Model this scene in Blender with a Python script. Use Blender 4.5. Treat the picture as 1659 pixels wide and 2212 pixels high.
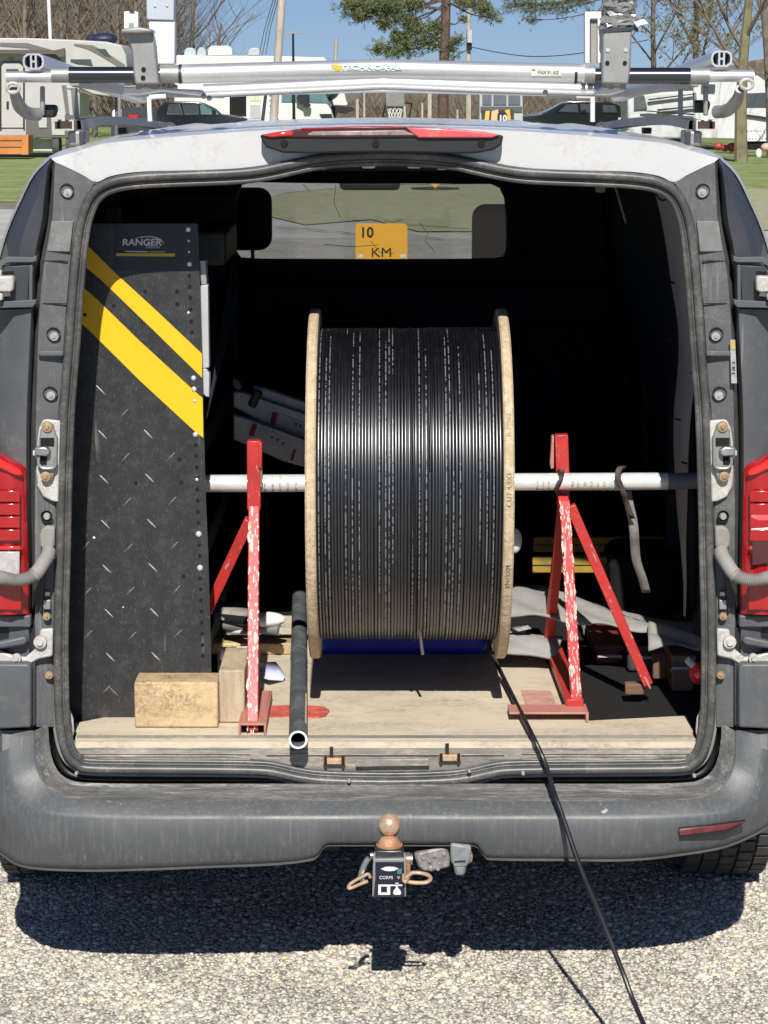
import bpy, bmesh, math, random
import numpy as np
from mathutils import Vector, Matrix, Euler
random.seed(7); np.random.seed(7)
R = math.radians
S = bpy.context.scene
for o in list(bpy.data.objects): bpy.data.objects.remove(o)

# ---------------------------------------------------------------- camera
F = 4900.0; CX = 829.5; CY = 1106.0; TH = R(10.48); CAMP = Vector((0, -4.84, 2.0))
cam_d = bpy.data.cameras.new('camera'); cam = bpy.data.objects.new('camera', cam_d)
S.collection.objects.link(cam); S.camera = cam
cam_d.sensor_fit = 'VERTICAL'; cam_d.sensor_height = 36.0; cam_d.lens = 36.0 * F / 2212.0
cam_d.clip_start = 0.05; cam_d.clip_end = 2000
cam.location = CAMP; cam.rotation_euler = (R(90) - TH, 0, 0)
S.render.resolution_x = 768; S.render.resolution_y = 1024

# ---------------------------------------------------------------- world, sun, exposure
SUN_EL = R(42.0); SUN_AZ = R(0.8)      # the sun stands behind the camera
w = bpy.data.worlds.new('World'); S.world = w; w.use_nodes = True
nt = w.node_tree; bg = nt.nodes['Background']
sky = nt.nodes.new('ShaderNodeTexSky'); sky.sky_type = 'NISHITA'; sky.sun_disc = False
sky.sun_elevation = SUN_EL; sky.sun_rotation = R(180.8)
sky.altitude = 0; sky.air_density = 1.0; sky.dust_density = 0.1; sky.ozone_density = 5.0
tcw = nt.nodes.new('ShaderNodeTexCoord'); va = nt.nodes.new('ShaderNodeVectorMath'); va.operation = 'ADD'; va.inputs[1].default_value = (0, 0, .06)
vn = nt.nodes.new('ShaderNodeVectorMath'); vn.operation = 'NORMALIZE'
nt.links.new(tcw.outputs['Generated'], va.inputs[0]); nt.links.new(va.outputs[0], vn.inputs[0]); nt.links.new(vn.outputs[0], sky.inputs[0])   # deep blue down to the skyline
wb = nt.nodes.new('ShaderNodeMix'); wb.data_type = 'RGBA'; wb.blend_type = 'MULTIPLY'; wb.inputs[0].default_value = 1; wb.inputs[7].default_value = (1.02, 1.03, 1.20, 1)   # camera white balance
nt.links.new(sky.outputs[0], wb.inputs[6]); nt.links.new(wb.outputs[2], bg.inputs[0]); bg.inputs[1].default_value = 0.050
sd = bpy.data.lights.new('sun', 'SUN'); sun = bpy.data.objects.new('sun', sd)
S.collection.objects.link(sun); sd.energy = 4.6; sd.angle = R(0.5); sd.color = (1.0, 0.955, 0.885)
ldir = Vector((-math.sin(SUN_AZ) * math.cos(SUN_EL), math.cos(SUN_AZ) * math.cos(SUN_EL), -math.sin(SUN_EL)))
sun.rotation_euler = ldir.to_track_quat('-Z', 'Y').to_euler(); sun.location = (1, -20, 18)
S.view_settings.view_transform = 'Standard'; S.view_settings.look = 'None'
S.view_settings.exposure = 0.35; S.view_settings.gamma = 1.0
S.view_settings.use_curve_mapping = False
S.render.engine = 'CYCLES'
S.cycles.max_bounces = 6; S.cycles.diffuse_bounces = 3; S.cycles.glossy_bounces = 3
S.cycles.transmission_bounces = 6; S.cycles.transparent_max_bounces = 8

# ---------------------------------------------------------------- geometry helpers
_fw = Vector((0, math.cos(TH), -math.sin(TH))); _up = Vector((0, math.sin(TH), math.cos(TH)))
def ray(px, py):
    return _fw + Vector((1, 0, 0)) * ((px - CX) / F) - _up * ((py - CY) / F)
def at(px, py, Y):
    d = ray(px, py); return CAMP + d * ((Y - CAMP.y) / d.y)
def atz(px, py, Z):
    d = ray(px, py); return CAMP + d * ((Z - CAMP.z) / d.z)
def scale_at(Y, Z=1.0):          # metres per photo pixel
    return ((Y - CAMP.y) * math.cos(TH) + (CAMP.z - Z) * math.sin(TH)) / F

def worg(o):
    v = Vector((0, 0, 0))
    while o is not None:
        v += Vector(o.location); o = o.parent
    return v
def props(o, label=None, cat=None, group=None, kind=None):
    if label: o['label'] = label
    if cat: o['category'] = cat
    if group: o['group'] = group
    if kind: o['kind'] = kind
    return o
def thing(name, label, cat, loc, group=None):
    o = bpy.data.objects.new(name, None); S.collection.objects.link(o)
    o.location = loc; o.empty_display_size = 0.1
    return props(o, label, cat, group)
def link_mesh(name, me, parent=None, loc=(0, 0, 0), rot=(0, 0, 0), label=None):
    """shared mesh data placed at a world location under a parent"""
    o = bpy.data.objects.new(name, me); S.collection.objects.link(o)
    if parent is not None:
        o.parent = parent; o.location = Vector(loc) - worg(parent)
    else: o.location = loc
    o.rotation_euler = rot
    if label: o['label'] = label
    return o
def copy_tree(o, parent=None):
    c = o.copy(); S.collection.objects.link(c); c.parent = parent
    for ch in list(o.children): copy_tree(ch, c)
    return c

def crom(P, n=4):
    """Catmull-Rom subdivision of an open list of Vectors"""
    P = [Vector(p) for p in P]
    if n <= 1 or len(P) < 3: return P
    out = []
    for i in range(len(P) - 1):
        p0 = P[max(i - 1, 0)]; p1 = P[i]; p2 = P[i + 1]; p3 = P[min(i + 2, len(P) - 1)]
        if i == 0: p0 = p1 * 2 - p2
        if i == len(P) - 2: p3 = p2 * 2 - p1
        for k in range(n):
            t = k / n
            out.append(0.5 * ((2 * p1) + (p2 - p0) * t + (2 * p0 - 5 * p1 + 4 * p2 - p3) * t * t + (3 * p1 - p0 - 3 * p2 + p3) * t ** 3))
    out.append(P[-1]); return out

class MB:
    def __init__(s): s.v = []; s.f = []
    def add(s, vs, fs):
        b = len(s.v); s.v += [tuple(v) for v in vs]; s.f += [tuple(b + i for i in f) for f in fs]; return s
    def box(s, c, d, rot=None):
        c = Vector(c); hx, hy, hz = d[0] / 2, d[1] / 2, d[2] / 2
        P = [Vector((x, y, z)) for z in (-hz, hz) for y in (-hy, hy) for x in (-hx, hx)]
        if rot is not None:
            M = Euler(rot).to_matrix(); P = [M @ p for p in P]
        return s.add([c + p for p in P], [(0, 2, 3, 1), (4, 5, 7, 6), (0, 1, 5, 4), (2, 6, 7, 3), (0, 4, 6, 2), (1, 3, 7, 5)])
    def bmm(s, a, b):
        return s.box([(a[i] + b[i]) / 2 for i in range(3)], [abs(b[i] - a[i]) for i in range(3)])
    def bar(s, a, b, w, h, up=(0, 0, 1)):
        """rectangular bar from a to b"""
        a = Vector(a); b = Vector(b); d = (b - a).normalized(); u = Vector(up)
        x = d.cross(u).normalized(); y = x.cross(d).normalized()
        P = [p + x * sx * w / 2 + y * sy * h / 2 for p in (a, b) for sx, sy in ((-1, -1), (1, -1), (1, 1), (-1, 1))]
        return s.add(P, [(0, 1, 2, 3)[::-1], (4, 5, 6, 7), (0, 1, 5, 4), (1, 2, 6, 5), (2, 3, 7, 6), (3, 0, 4, 7)])
    def tube(s, P, r, n=12, cap=True, flat=1.0):
        P = [Vector(p) for p in P]; m = len(P)
        rs = [r] * m if isinstance(r, (int, float)) else list(r)
        ref = None; rings = []
        for i, p in enumerate(P):
            d = (P[min(i + 1, m - 1)] - P[max(i - 1, 0)])
            if d.length < 1e-9: d = Vector((0, 0, 1))
            d.normalize()
            if ref is None:
                ref = Vector((0, 0, 1)) if abs(d.z) < 0.9 else Vector((1, 0, 0))
            x = d.cross(ref).normalized(); y = x.cross(d).normalized(); ref = y
            rings.append([p + (x * math.cos(2 * math.pi * k / n) + y * flat * math.sin(2 * math.pi * k / n)) * rs[i] for k in range(n)])
        vs = [v for rg in rings for v in rg]; fs = []
        for i in range(m - 1):
            for k in range(n):
                a = i * n + k; b = i * n + (k + 1) % n
                fs.append((a, b, b + n, a + n))
        if cap: fs += [tuple(range(n))[::-1], tuple((m - 1) * n + k for k in range(n))]
        return s.add(vs, fs)
    def cyl(s, a, b, r, n=16, r2=None):
        return s.tube([a, b], [r, r if r2 is None else r2], n)
    def lathe(s, prof, c, axis='z', n=24, M=None):
        """prof = (radius, height) list"""
        c = Vector(c); rings = []
        for r, h in prof:
            for k in range(n):
                a = 2 * math.pi * k / n
                v = Vector((r * math.cos(a), r * math.sin(a), h))
                if axis == 'x': v = Vector((v.z, v.x, v.y))
                elif axis == 'y': v = Vector((v.x, v.z, v.y))
                if M is not None: v = M @ v
                rings.append(c + v)
        m = len(prof); fs = []
        for i in range(m - 1):
            for k in range(n):
                a = i * n + k; b = i * n + (k + 1) % n
                fs.append((a, b, b + n, a + n) if axis != 'y' else (a, a + n, b + n, b))
        return s.add(rings, fs)
    def ball(s, c, r, n=16, m=10, sc=(1, 1, 1)):
        c = Vector(c); vs = []; fs = []
        for i in range(m + 1):
            t = math.pi * i / m
            for k in range(n):
                a = 2 * math.pi * k / n
                vs.append(c + Vector((r * sc[0] * math.sin(t) * math.cos(a), r * sc[1] * math.sin(t) * math.sin(a), r * sc[2] * math.cos(t))))
        for i in range(m):
            for k in range(n):
                a = i * n + k; b = i * n + (k + 1) % n
                fs.append((a, a + n, b + n, b))
        return s.add(vs, fs)
    def prism(s, P, off):
        """closed outline P (3D points) extruded by the vector off"""
        P = [Vector(p) for p in P]; off = Vector(off); n = len(P)
        nrm = Vector((0, 0, 0))
        for i in range(n): nrm += P[i].cross(P[(i + 1) % n])
        if nrm.dot(off) > 0: P = P[::-1]
        return s.add(P + [p + off for p in P], [tuple(range(n)), tuple(range(2 * n - 1, n - 1, -1))] + [(i, i + n, (i + 1) % n + n, (i + 1) % n) for i in range(n)])
    def pp(s, pts, Y, depth):
        """outline given in photo pixels, standing at distance plane Y, depth metres thick"""
        return s.prism([at(p[0], p[1], Y if len(p) < 3 else p[2]) for p in pts], (0, depth, 0))
    def loft(s, rings, closed=False, flip=False):
        n = len(rings[0]); vs = [v for r in rings for v in r]; fs = []
        for i in range(len(rings) - 1):
            for k in range(n if closed else n - 1):
                a = i * n + k; b = i * n + (k + 1) % n
                q = (a, b, b + n, a + n); fs.append(q[::-1] if flip else q)
        return s.add(vs, fs)
    def build(s, name, mat, parent=None, smooth=True, ang=35, bevel=0.0, seg=2, label=None, kind=None, solid=0.0, sub=0):
        me = bpy.data.meshes.new(name)
        o0 = worg(parent) if parent is not None else Vector((0, 0, 0))
        me.from_pydata([(v[0] - o0.x, v[1] - o0.y, v[2] - o0.z) for v in s.v], [], s.f); me.validate(); me.update()
        if mat is not None: me.materials.append(mat)
        if smooth:
            me.polygons.foreach_set('use_smooth', [True] * len(me.polygons))
            me.set_sharp_from_angle(angle=R(ang))
        o = bpy.data.objects.new(name, me); S.collection.objects.link(o)
        if parent is not None: o.parent = parent
        if solid:
            m = o.modifiers.new('thickness', 'SOLIDIFY'); m.thickness = solid; m.offset = 0
        if sub:
            m = o.modifiers.new('smooth', 'SUBSURF'); m.levels = sub; m.render_levels = sub
        if bevel:
            m = o.modifiers.new('bevel', 'BEVEL'); m.width = bevel; m.segments = seg; m.limit_method = 'ANGLE'; m.angle_limit = R(40)
        if label: o['label'] = label
        if kind: o['kind'] = kind
        return o
def box_part(name, a, b, mat, parent, bevel=0.0, **k):
    return MB().bmm(a, b).build(name, mat, parent, bevel=bevel, **k)
def text_part(name, txt, loc, size, mat, parent, rot=(R(90), 0, 0), align='CENTER', ext=0.0006, width=1.0, bold=0.0, shear=0.0):
    cu = bpy.data.curves.new('lettering', 'FONT'); cu.body = txt; cu.size = size; cu.align_x = align; cu.align_y = 'CENTER'
    cu.extrude = ext; cu.offset = bold; cu.shear = shear
    tmp = bpy.data.objects.new('tmp', cu); S.collection.objects.link(tmp)
    dg = bpy.context.evaluated_depsgraph_get(); me = bpy.data.meshes.new_from_object(tmp.evaluated_get(dg))
    bpy.data.objects.remove(tmp)
    me.transform(Matrix.Diagonal((width, 1, 1, 1))); me.materials.clear(); me.materials.append(mat)
    return link_mesh(name, me, parent, loc, rot)
def mir(P):      # mirror photo points about the van's centre line
    return [(1663 - p[0],) + tuple(p[1:]) for p in P]

# ---------------------------------------------------------------- materials
def rgb(c): return (c[0], c[1], c[2], 1.0)
def mat(name, col, rough=0.6, metal=0.0, var=0.12, scale=6.0, bump=0.0, bscale=150.0, dirt=None, dirt_amt=0.0, dirt_scale=4.0,
        dirt_stretch=(1, 1, 1), scratch=0.0, scratch_col=(.6, .6, .6), coat=0.0, spec=0.5, trans=0.0, alpha=1.0, streak=None, rvar=0.0, ior=1.5, objvar=0.0):
    m = bpy.data.materials.new(name); m.use_nodes = True; t = m.node_tree; N = t.nodes; L = t.links
    b = N['Principled BSDF']; b.inputs['Base Color'].default_value = rgb(col)
    b.inputs['Roughness'].default_value = rough; b.inputs['Metallic'].default_value = metal
    b.inputs['Specular IOR Level'].default_value = spec; b.inputs['Coat Weight'].default_value = coat
    b.inputs['Coat Roughness'].default_value = 0.08; b.inputs['Transmission Weight'].default_value = trans
    b.inputs['Alpha'].default_value = alpha; b.inputs['IOR'].default_value = ior
    tc = N.new('ShaderNodeTexCoord'); co = tc.outputs['Object']
    def noise(sc, det=4, stretch=(1, 1, 1), rgh=0.6):
        mp = N.new('ShaderNodeMapping'); mp.inputs['Scale'].default_value = stretch; L.new(co, mp.inputs[0])
        n = N.new('ShaderNodeTexNoise'); n.inputs['Scale'].default_value = sc; n.inputs['Detail'].default_value = det
        n.inputs['Roughness'].default_value = rgh; L.new(mp.outputs[0], n.inputs['Vector']); return n.outputs['Fac']
    def mrange(x, a, c, d, e):
        r = N.new('ShaderNodeMapRange'); r.inputs[1].default_value = a; r.inputs[2].default_value = c
        r.inputs[3].default_value = d; r.inputs[4].default_value = e; L.new(x, r.inputs[0]); return r.outputs[0]
    def mix(fac, a, c):
        x = N.new('ShaderNodeMix'); x.data_type = 'RGBA'; L.new(fac, x.inputs[0])
        if isinstance(a, tuple): x.inputs[6].default_value = rgb(a)
        else: L.new(a, x.inputs[6])
        if isinstance(c, tuple): x.inputs[7].default_value = rgb(c)
        else: L.new(c, x.inputs[7])
        return x.outputs[2]
    lo = tuple(max(0, c * (1 - var)) for c in col); hi = tuple(min(1, c * (1 + var)) for c in col)
    cur = mix(mrange(noise(scale, 5), 0.3, 0.7, 0, 1), lo, hi)
    if objvar:
        oi = N.new('ShaderNodeObjectInfo'); hs = N.new('ShaderNodeHueSaturation'); L.new(cur, hs.inputs['Color'])
        L.new(mrange(oi.outputs['Random'], 0, 1, 1 - objvar, 1 + objvar), hs.inputs['Value']); cur = hs.outputs[0]
    if dirt is not None:
        f0 = mrange(noise(dirt_scale, 10, dirt_stretch, 0.78), 0.62 - dirt_amt * 0.3, 0.74 - dirt_amt * 0.2, 0, min(1, dirt_amt * 1.7))
        ff = mrange(noise(dirt_scale * 11, 5, dirt_stretch, 0.8), 0.40, 0.60, 0.1, 1)
        mm = N.new('ShaderNodeMath'); mm.operation = 'MULTIPLY'; L.new(f0, mm.inputs[0]); L.new(ff, mm.inputs[1]); f = mm.outputs[0]
        cur = mix(f, cur, dirt)
    if streak is not None:
        f = mrange(noise(streak[1], 6, streak[2], 0.75), streak[3], streak[4], 0, streak[5]); cur = mix(f, cur, streak[0])
    if scratch:
        f1 = mrange(noise(60, 2, (1, 1, 0.04)), 0.70 - scratch * .05, 0.74, 0, 1)
        f2 = mrange(noise(3.5, 3), 0.50, 0.62, 0, scratch)
        mu = N.new('ShaderNodeMath'); mu.operation = 'MULTIPLY'; L.new(f1, mu.inputs[0]); L.new(f2, mu.inputs[1])
        cur = mix(mu.outputs[0], cur, scratch_col)
    L.new(cur, b.inputs['Base Color'])
    if rvar:
        L.new(mrange(noise(scale * 2.3, 5), 0.3, 0.7, max(0.03, rough - rvar), min(1, rough + rvar)), b.inputs['Roughness'])
    if bump:
        bp = N.new('ShaderNodeBump'); bp.inputs['Strength'].default_value = bump; bp.inputs['Distance'].default_value = 0.004
        L.new(noise(bscale, 4), bp.inputs['Height']); L.new(bp.outputs[0], b.inputs['Normal'])
    return m
M = {}
TAN = (.42, .36, .28)
M['white_paint'] = mat('white_paint', (.53, .53, .52), .32, var=.05, scale=9, coat=.4, dirt=(.36, .34, .30), dirt_amt=.45, dirt_scale=9, bump=.03, bscale=9)
M['trim'] = mat('dark_grey_trim', (.085, .090, .095), .5, var=.18, scale=5, bump=.12, bscale=420, dirt=(.20, .185, .16), dirt_amt=.35, dirt_scale=6, scratch=.5, scratch_col=(.28, .27, .25), rvar=.1)
M['trim_black'] = mat('black_trim', (.040, .044, .050), .42, var=.2, scale=6, bump=.1, bscale=420, dirt=(.12, .12, .115), dirt_amt=.25, dirt_scale=7, rvar=.1)
M['pillar_trim'] = mat('worn_pillar_trim', (.088, .092, .095), .58, var=.15, scale=7, bump=.2, bscale=380, dirt=(.20, .19, .17), dirt_amt=.45, dirt_scale=22, streak=((.28, .27, .24), 55, (1, 1, .07), .56, .74, .7), scratch=.7, scratch_col=(.34, .33, .30))
M['bumper'] = mat('bumper_plastic', (.078, .083, .086), .44, var=.12, scale=4, bump=.14, bscale=520, dirt=(.17, .165, .15), dirt_amt=.25, dirt_scale=16, streak=((.24, .23, .205), 110, (1, 1, .07), .50, .78, .45), scratch=.9, scratch_col=(.42, .4, .37), rvar=.1)
M['ledge'] = mat('bumper_ledge', (.090, .093, .092), .6, var=.15, scale=9, bump=.2, bscale=260, dirt=(.30, .285, .25), dirt_amt=.7, dirt_scale=22, dirt_stretch=(.2, 1, 1), streak=((.46, .44, .38), 60, (.12, 1, 1), .56, .70, .8))
M['rubber'] = mat('weatherstrip_rubber', (.062, .063, .062), .40, var=.25, scale=14, dirt=(.2, .19, .165), dirt_amt=.5, dirt_scale=12, bump=.06, bscale=120)
M['flange'] = mat('door_flange_metal', (.20, .205, .195), .5, var=.2, scale=14, dirt=(.3, .28, .22), dirt_amt=.4, dirt_scale=18)
M['black'] = mat('black_plastic', (.016, .017, .018), .45, var=.2)
M['hole'] = mat('bolt_hole', (.004, .004, .004), .9, var=.1)
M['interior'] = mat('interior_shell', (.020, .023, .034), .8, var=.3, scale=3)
M['inner_grey'] = mat('inner_pillar_grey', (.48, .49, .50), .45, var=.2, scale=5, dirt=(.09, .085, .08), dirt_amt=.4, dirt_scale=10)
M['red_lens'] = mat('red_lens', (.36, .008, .012), .13, var=.12, scale=16, coat=.7, dirt=(.30, .03, .03), dirt_amt=.3, dirt_scale=9)
M['red_bright'] = mat('bright_red_lens', (.72, .02, .018), .12, var=.15, scale=30, coat=1)
M['red_pale'] = mat('pale_red_lens', (.62, .09, .10), .3, var=.2, scale=20, coat=.4, dirt=(.66, .3, .3), dirt_amt=.4, dirt_scale=12)
M['clear_lens'] = mat('clear_lens', (.52, .51, .49), .18, var=.25, scale=28, coat=1, dirt=(.30, .25, .2), dirt_amt=.5, dirt_scale=20)
M['smoke_lens'] = mat('smoked_lens', (.06, .014, .014), .15, var=.3, scale=14, coat=.7)
M['white_plastic'] = mat('white_hinge_metal', (.54, .53, .49), .45, var=.1, scale=12, dirt=(.24, .21, .17), dirt_amt=.75, dirt_scale=30)
M['steel'] = mat('plain_steel', (.42, .42, .41), .38, 0.85, var=.2, scale=20, rvar=.12)
M['screw'] = mat('yellowed_screw', (.45, .31, .17), .45, .5, var=.25, scale=60)
M['bolt'] = mat('dusty_bolt', (.36, .35, .33), .55, .3, var=.25, scale=60)
M['alu'] = mat('aluminium', (.80, .80, .80), .33, .75, var=.08, scale=6, bump=.02, bscale=80, dirt=(.45, .45, .44), dirt_amt=.3, dirt_scale=8)
M['alu_dull'] = mat('dull_cast_aluminium', (.33, .33, .315), .5, .55, var=.12, scale=14, dirt=(.25, .25, .24), dirt_amt=.4, dirt_scale=12, bump=.05, bscale=200)
M['chrome_dark'] = mat('dark_steel_tube', (.10, .105, .11), .22, .9, var=.1, scale=8)
M['white_powder'] = mat('white_powder_coat', (.76, .77, .76), .4, var=.05, scale=10, dirt=(.5, .48, .42), dirt_amt=.35, dirt_scale=14)
M['pale_blue'] = mat('pale_blue_grey', (.42, .47, .52), .45, var=.06, scale=10)
M['foil'] = mat('crumpled_grey_tape', (.36, .36, .35), .32, .5, var=.35, scale=26, bump=.5, bscale=40)
M['ply'] = mat('plywood_face', (.60, .52, .39), .75, var=.10, scale=3, bump=.2, bscale=80, dirt=(.33, .285, .215), dirt_amt=.6, dirt_scale=9, dirt_stretch=(.6, 1.2, 1), streak=((.66, .58, .45), 30, (.2, 1, 1), .52, .7, .4))
M['wood'] = mat('rough_lumber', (.52, .38, .21), .8, var=.35, scale=7, bump=.6, bscale=60, dirt=(.20, .14, .08), dirt_amt=.75, dirt_scale=12, streak=((.62, .48, .30), 20, (.2, 1, 2), .5, .7, .5))
M['flange_wood'] = mat('reel_flange_board', (.60, .475, .31), .8, var=.13, scale=18, bump=.7, bscale=120, dirt=(.30, .21, .12), dirt_amt=.8, dirt_scale=60, streak=((.26, .18, .10), 70, (2, 1, .35), .57, .66, .7))
M['sill'] = mat('scuffed_sill_cover', (.17, .16, .14), .65, var=.25, scale=8, bump=.25, bscale=160, dirt=(.42, .37, .29), dirt_amt=.65, dirt_scale=9, dirt_stretch=(.25, 1, 1), streak=((.5, .45, .36), 34, (.14, 1, 1), .55, .68, .75))
M['red_paint'] = mat('red_enamel', (.47, .034, .030), .38, var=.14, scale=14, dirt=(.36, .05, .04), dirt_amt=.4, dirt_scale=16, bump=.12, bscale=60, scratch=.5, scratch_col=(.62, .45, .38))
M['pink_rust'] = mat('scraped_red_steel', (.50, .22, .17), .6, var=.25, scale=24, dirt=(.24, .12, .09), dirt_amt=.6, dirt_scale=24, bump=.15, bscale=80)
M['worn_red'] = mat('worn_red_enamel', (.52, .05, .045), .4, var=.15, scale=20, bump=.3, bscale=60)
M['galv'] = mat('galvanised_pipe', (.80, .80, .775), .30, .35, var=.1, scale=25, dirt=(.5, .5, .46), dirt_amt=.35, dirt_scale=30)
M['pipe_dark'] = mat('weathered_dark_conduit', (.075, .088, .095), .5, var=.25, scale=16, dirt=(.26, .26, .24), dirt_amt=.5, dirt_scale=26, bump=.1, bscale=90)
M['strap'] = mat('brown_strap', (.09, .065, .055), .8, var=.25, scale=30)
M['strap_grey'] = mat('grey_webbing', (.30, .29, .26), .85, var=.25, scale=40, bump=.3, bscale=300)
M['yellow'] = mat('yellow_stripe', (.80, .465, .008), .42, var=.035, scale=9, dirt=(.7, .42, .01), dirt_amt=.15, dirt_scale=8)
M['yellow_dark'] = mat('dirty_yellow_paint', (.36, .235, .03), .6, var=.2, scale=14, dirt=(.12, .09, .03), dirt_amt=.5, dirt_scale=10)
M['label_navy_shaded'] = mat('shaded_navy_decal', (.003, .005, .02), .35, var=.15)
M['white_ink'] = mat('white_ink', (.62, .63, .64), .6, var=.15, scale=90)
M['black_ink'] = mat('black_ink', (.015, .015, .015), .7)
M['shelf_black'] = mat('scuffed_black_steel', (.024, .0255, .027), .38, var=.15, scale=7, bump=.12, bscale=140, dirt=(.085, .08, .072), dirt_amt=.45, dirt_scale=30, streak=((.24, .23, .21), 130, (2.4, 1, .5), .58, .72, .8), rvar=.14, scratch=.8, scratch_col=(.26, .25, .24))
M['tread'] = mat('bright_worn_steel', (.55, .56, .57), .3, .6, var=.3, scale=80)
M['rivet'] = mat('aluminium_rivet', (.72, .72, .70), .35, .5, var=.1)
M['grey_panel'] = mat('grey_shelf_steel', (.44, .45, .45), .45, .1, var=.08, scale=10)
M['rust'] = mat('rusty_steel', (.42, .21, .10), .62, .45, var=.35, scale=40, bump=.4, bscale=200, dirt=(.55, .47, .40), dirt_amt=.5, dirt_scale=30)
M['ball'] = mat('rusty_chrome_ball', (.74, .62, .48), .30, .55, var=.25, scale=60, bump=.15, bscale=160, dirt=(.58, .26, .10), dirt_amt=1.0, dirt_scale=48)
M['mount'] = mat('black_mount_steel', (.03, .032, .036), .32, .2, var=.3, scale=40, dirt=(.2, .14, .09), dirt_amt=.3, dirt_scale=40)
M['silver_dirty'] = mat('muddy_connector', (.30, .29, .28), .55, .35, var=.4, scale=45, bump=.5, bscale=90, dirt=(.10, .08, .065), dirt_amt=.65, dirt_scale=34)
M['tyre'] = mat('tyre_rubber', (.055, .053, .05), .8, var=.25, scale=20, dirt=(.15, .14, .12), dirt_amt=.5, dirt_scale=16)
M['cloth_white'] = mat('white_glove_cloth', (.74, .73, .71), .85, var=.1, scale=40, bump=.4, bscale=60)
M['cloth_grey'] = mat('grey_moving_blanket', (.27, .262, .25), .9, var=.14, scale=10, bump=.4, bscale=50, dirt=(.25, .24, .22), dirt_amt=.4, dirt_scale=8)
M['paper_blue'] = mat('blue_paper', (.48, .50, .72), .7, var=.08, scale=30)
M['paper'] = mat('paper', (.7, .7, .7), .7, var=.08)
M['blue_bin'] = mat('dark_blue_plastic', (.02, .045, .50), .35, var=.15)
M['red_stain'] = mat('red_floor_paint', (.52, .075, .06), .7, var=.3, scale=30, dirt=(.5, .36, .25), dirt_amt=.5, dirt_scale=40)
M['ladder_alu'] = mat('dirty_ladder_aluminium', (.34, .35, .37), .4, .4, var=.2, scale=12, dirt=(.18, .17, .16), dirt_amt=.4, dirt_scale=18)
M['label_red'] = mat('red_label', (.32, .03, .03), .6)
M['seat'] = mat('black_seat_cloth', (.008, .009, .012), .9)
# ---------------------------------------------------------------- special materials
def cable_mat():
    m = bpy.data.materials.new('black_cable_jacket'); m.use_nodes = True; t = m.node_tree; N = t.nodes; L = t.links
    b = N['Principled BSDF']; b.inputs['IOR'].default_value = 1.65; b.inputs['Roughness'].default_value = .33; b.inputs['Specular IOR Level'].default_value = .85
    tc = N.new('ShaderNodeTexCoord'); sp = N.new('ShaderNodeSeparateXYZ'); L.new(tc.outputs['Object'], sp.inputs[0])
    oi = N.new('ShaderNodeObjectInfo')
    def ma(op, a, c=None, cl=False):
        n = N.new('ShaderNodeMath'); n.operation = op; n.use_clamp = cl
        for i, v in enumerate((a, c)):
            if v is None: continue
            if isinstance(v, (int, float)): n.inputs[i].default_value = v
            else: L.new(v, n.inputs[i])
        return n.outputs[0]
    ang = ma('ARCTAN2', sp.outputs[1], sp.outputs[2])              # position round the turn
    cx = N.new('ShaderNodeCombineXYZ'); L.new(ang, cx.inputs[0]); L.new(oi.outputs['Random'], cx.inputs[1])
    n1 = N.new('ShaderNodeTexNoise'); n1.inputs['Scale'].default_value = 34; n1.inputs['Detail'].default_value = 3; L.new(cx.outputs[0], n1.inputs['Vector'])
    n2 = N.new('ShaderNodeTexNoise'); n2.inputs['Scale'].default_value = 1.1; n2.inputs['Detail'].default_value = 0
    sc = N.new('ShaderNodeCombineXYZ'); L.new(ang, sc.inputs[0]); L.new(ma('MULTIPLY', oi.outputs['Random'], 37.0), sc.inputs[1]); L.new(sc.outputs[0], n2.inputs['Vector'])
    dash = ma('GREATER_THAN', n1.outputs['Fac'], .47); run = ma('GREATER_THAN', n2.outputs['Fac'], .40)
    band = ma('LESS_THAN', ma('ABSOLUTE', ma('SUBTRACT', sp.outputs[0], .0005)), .0010)
    oc = N.new('ShaderNodeSeparateColor'); L.new(oi.outputs['Color'], oc.inputs[0]); pick = ma('GREATER_THAN', oc.outputs[0], .5)
    f = ma('MULTIPLY', ma('MULTIPLY', dash, run), ma('MULTIPLY', band, pick))
    x = N.new('ShaderNodeMix'); x.data_type = 'RGBA'; L.new(f, x.inputs[0]); x.inputs[6].default_value = (.0030, .0034, .0060, 1); x.inputs[7].default_value = (.16, .175, .20, 1)
    n3 = N.new('ShaderNodeTexNoise'); n3.inputs['Scale'].default_value = 30; L.new(tc.outputs['Object'], n3.inputs['Vector'])
    y = N.new('ShaderNodeMix'); y.data_type = 'RGBA'; L.new(ma('MULTIPLY', ma('SUBTRACT', n3.outputs['Fac'], .48, True), .22), y.inputs[0]); L.new(x.outputs[2], y.inputs[6]); y.inputs[7].default_value = (.14, .12, .1, 1)
    L.new(y.outputs[2], b.inputs['Base Color'])
    return m
M['cable'] = cable_mat()
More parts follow.
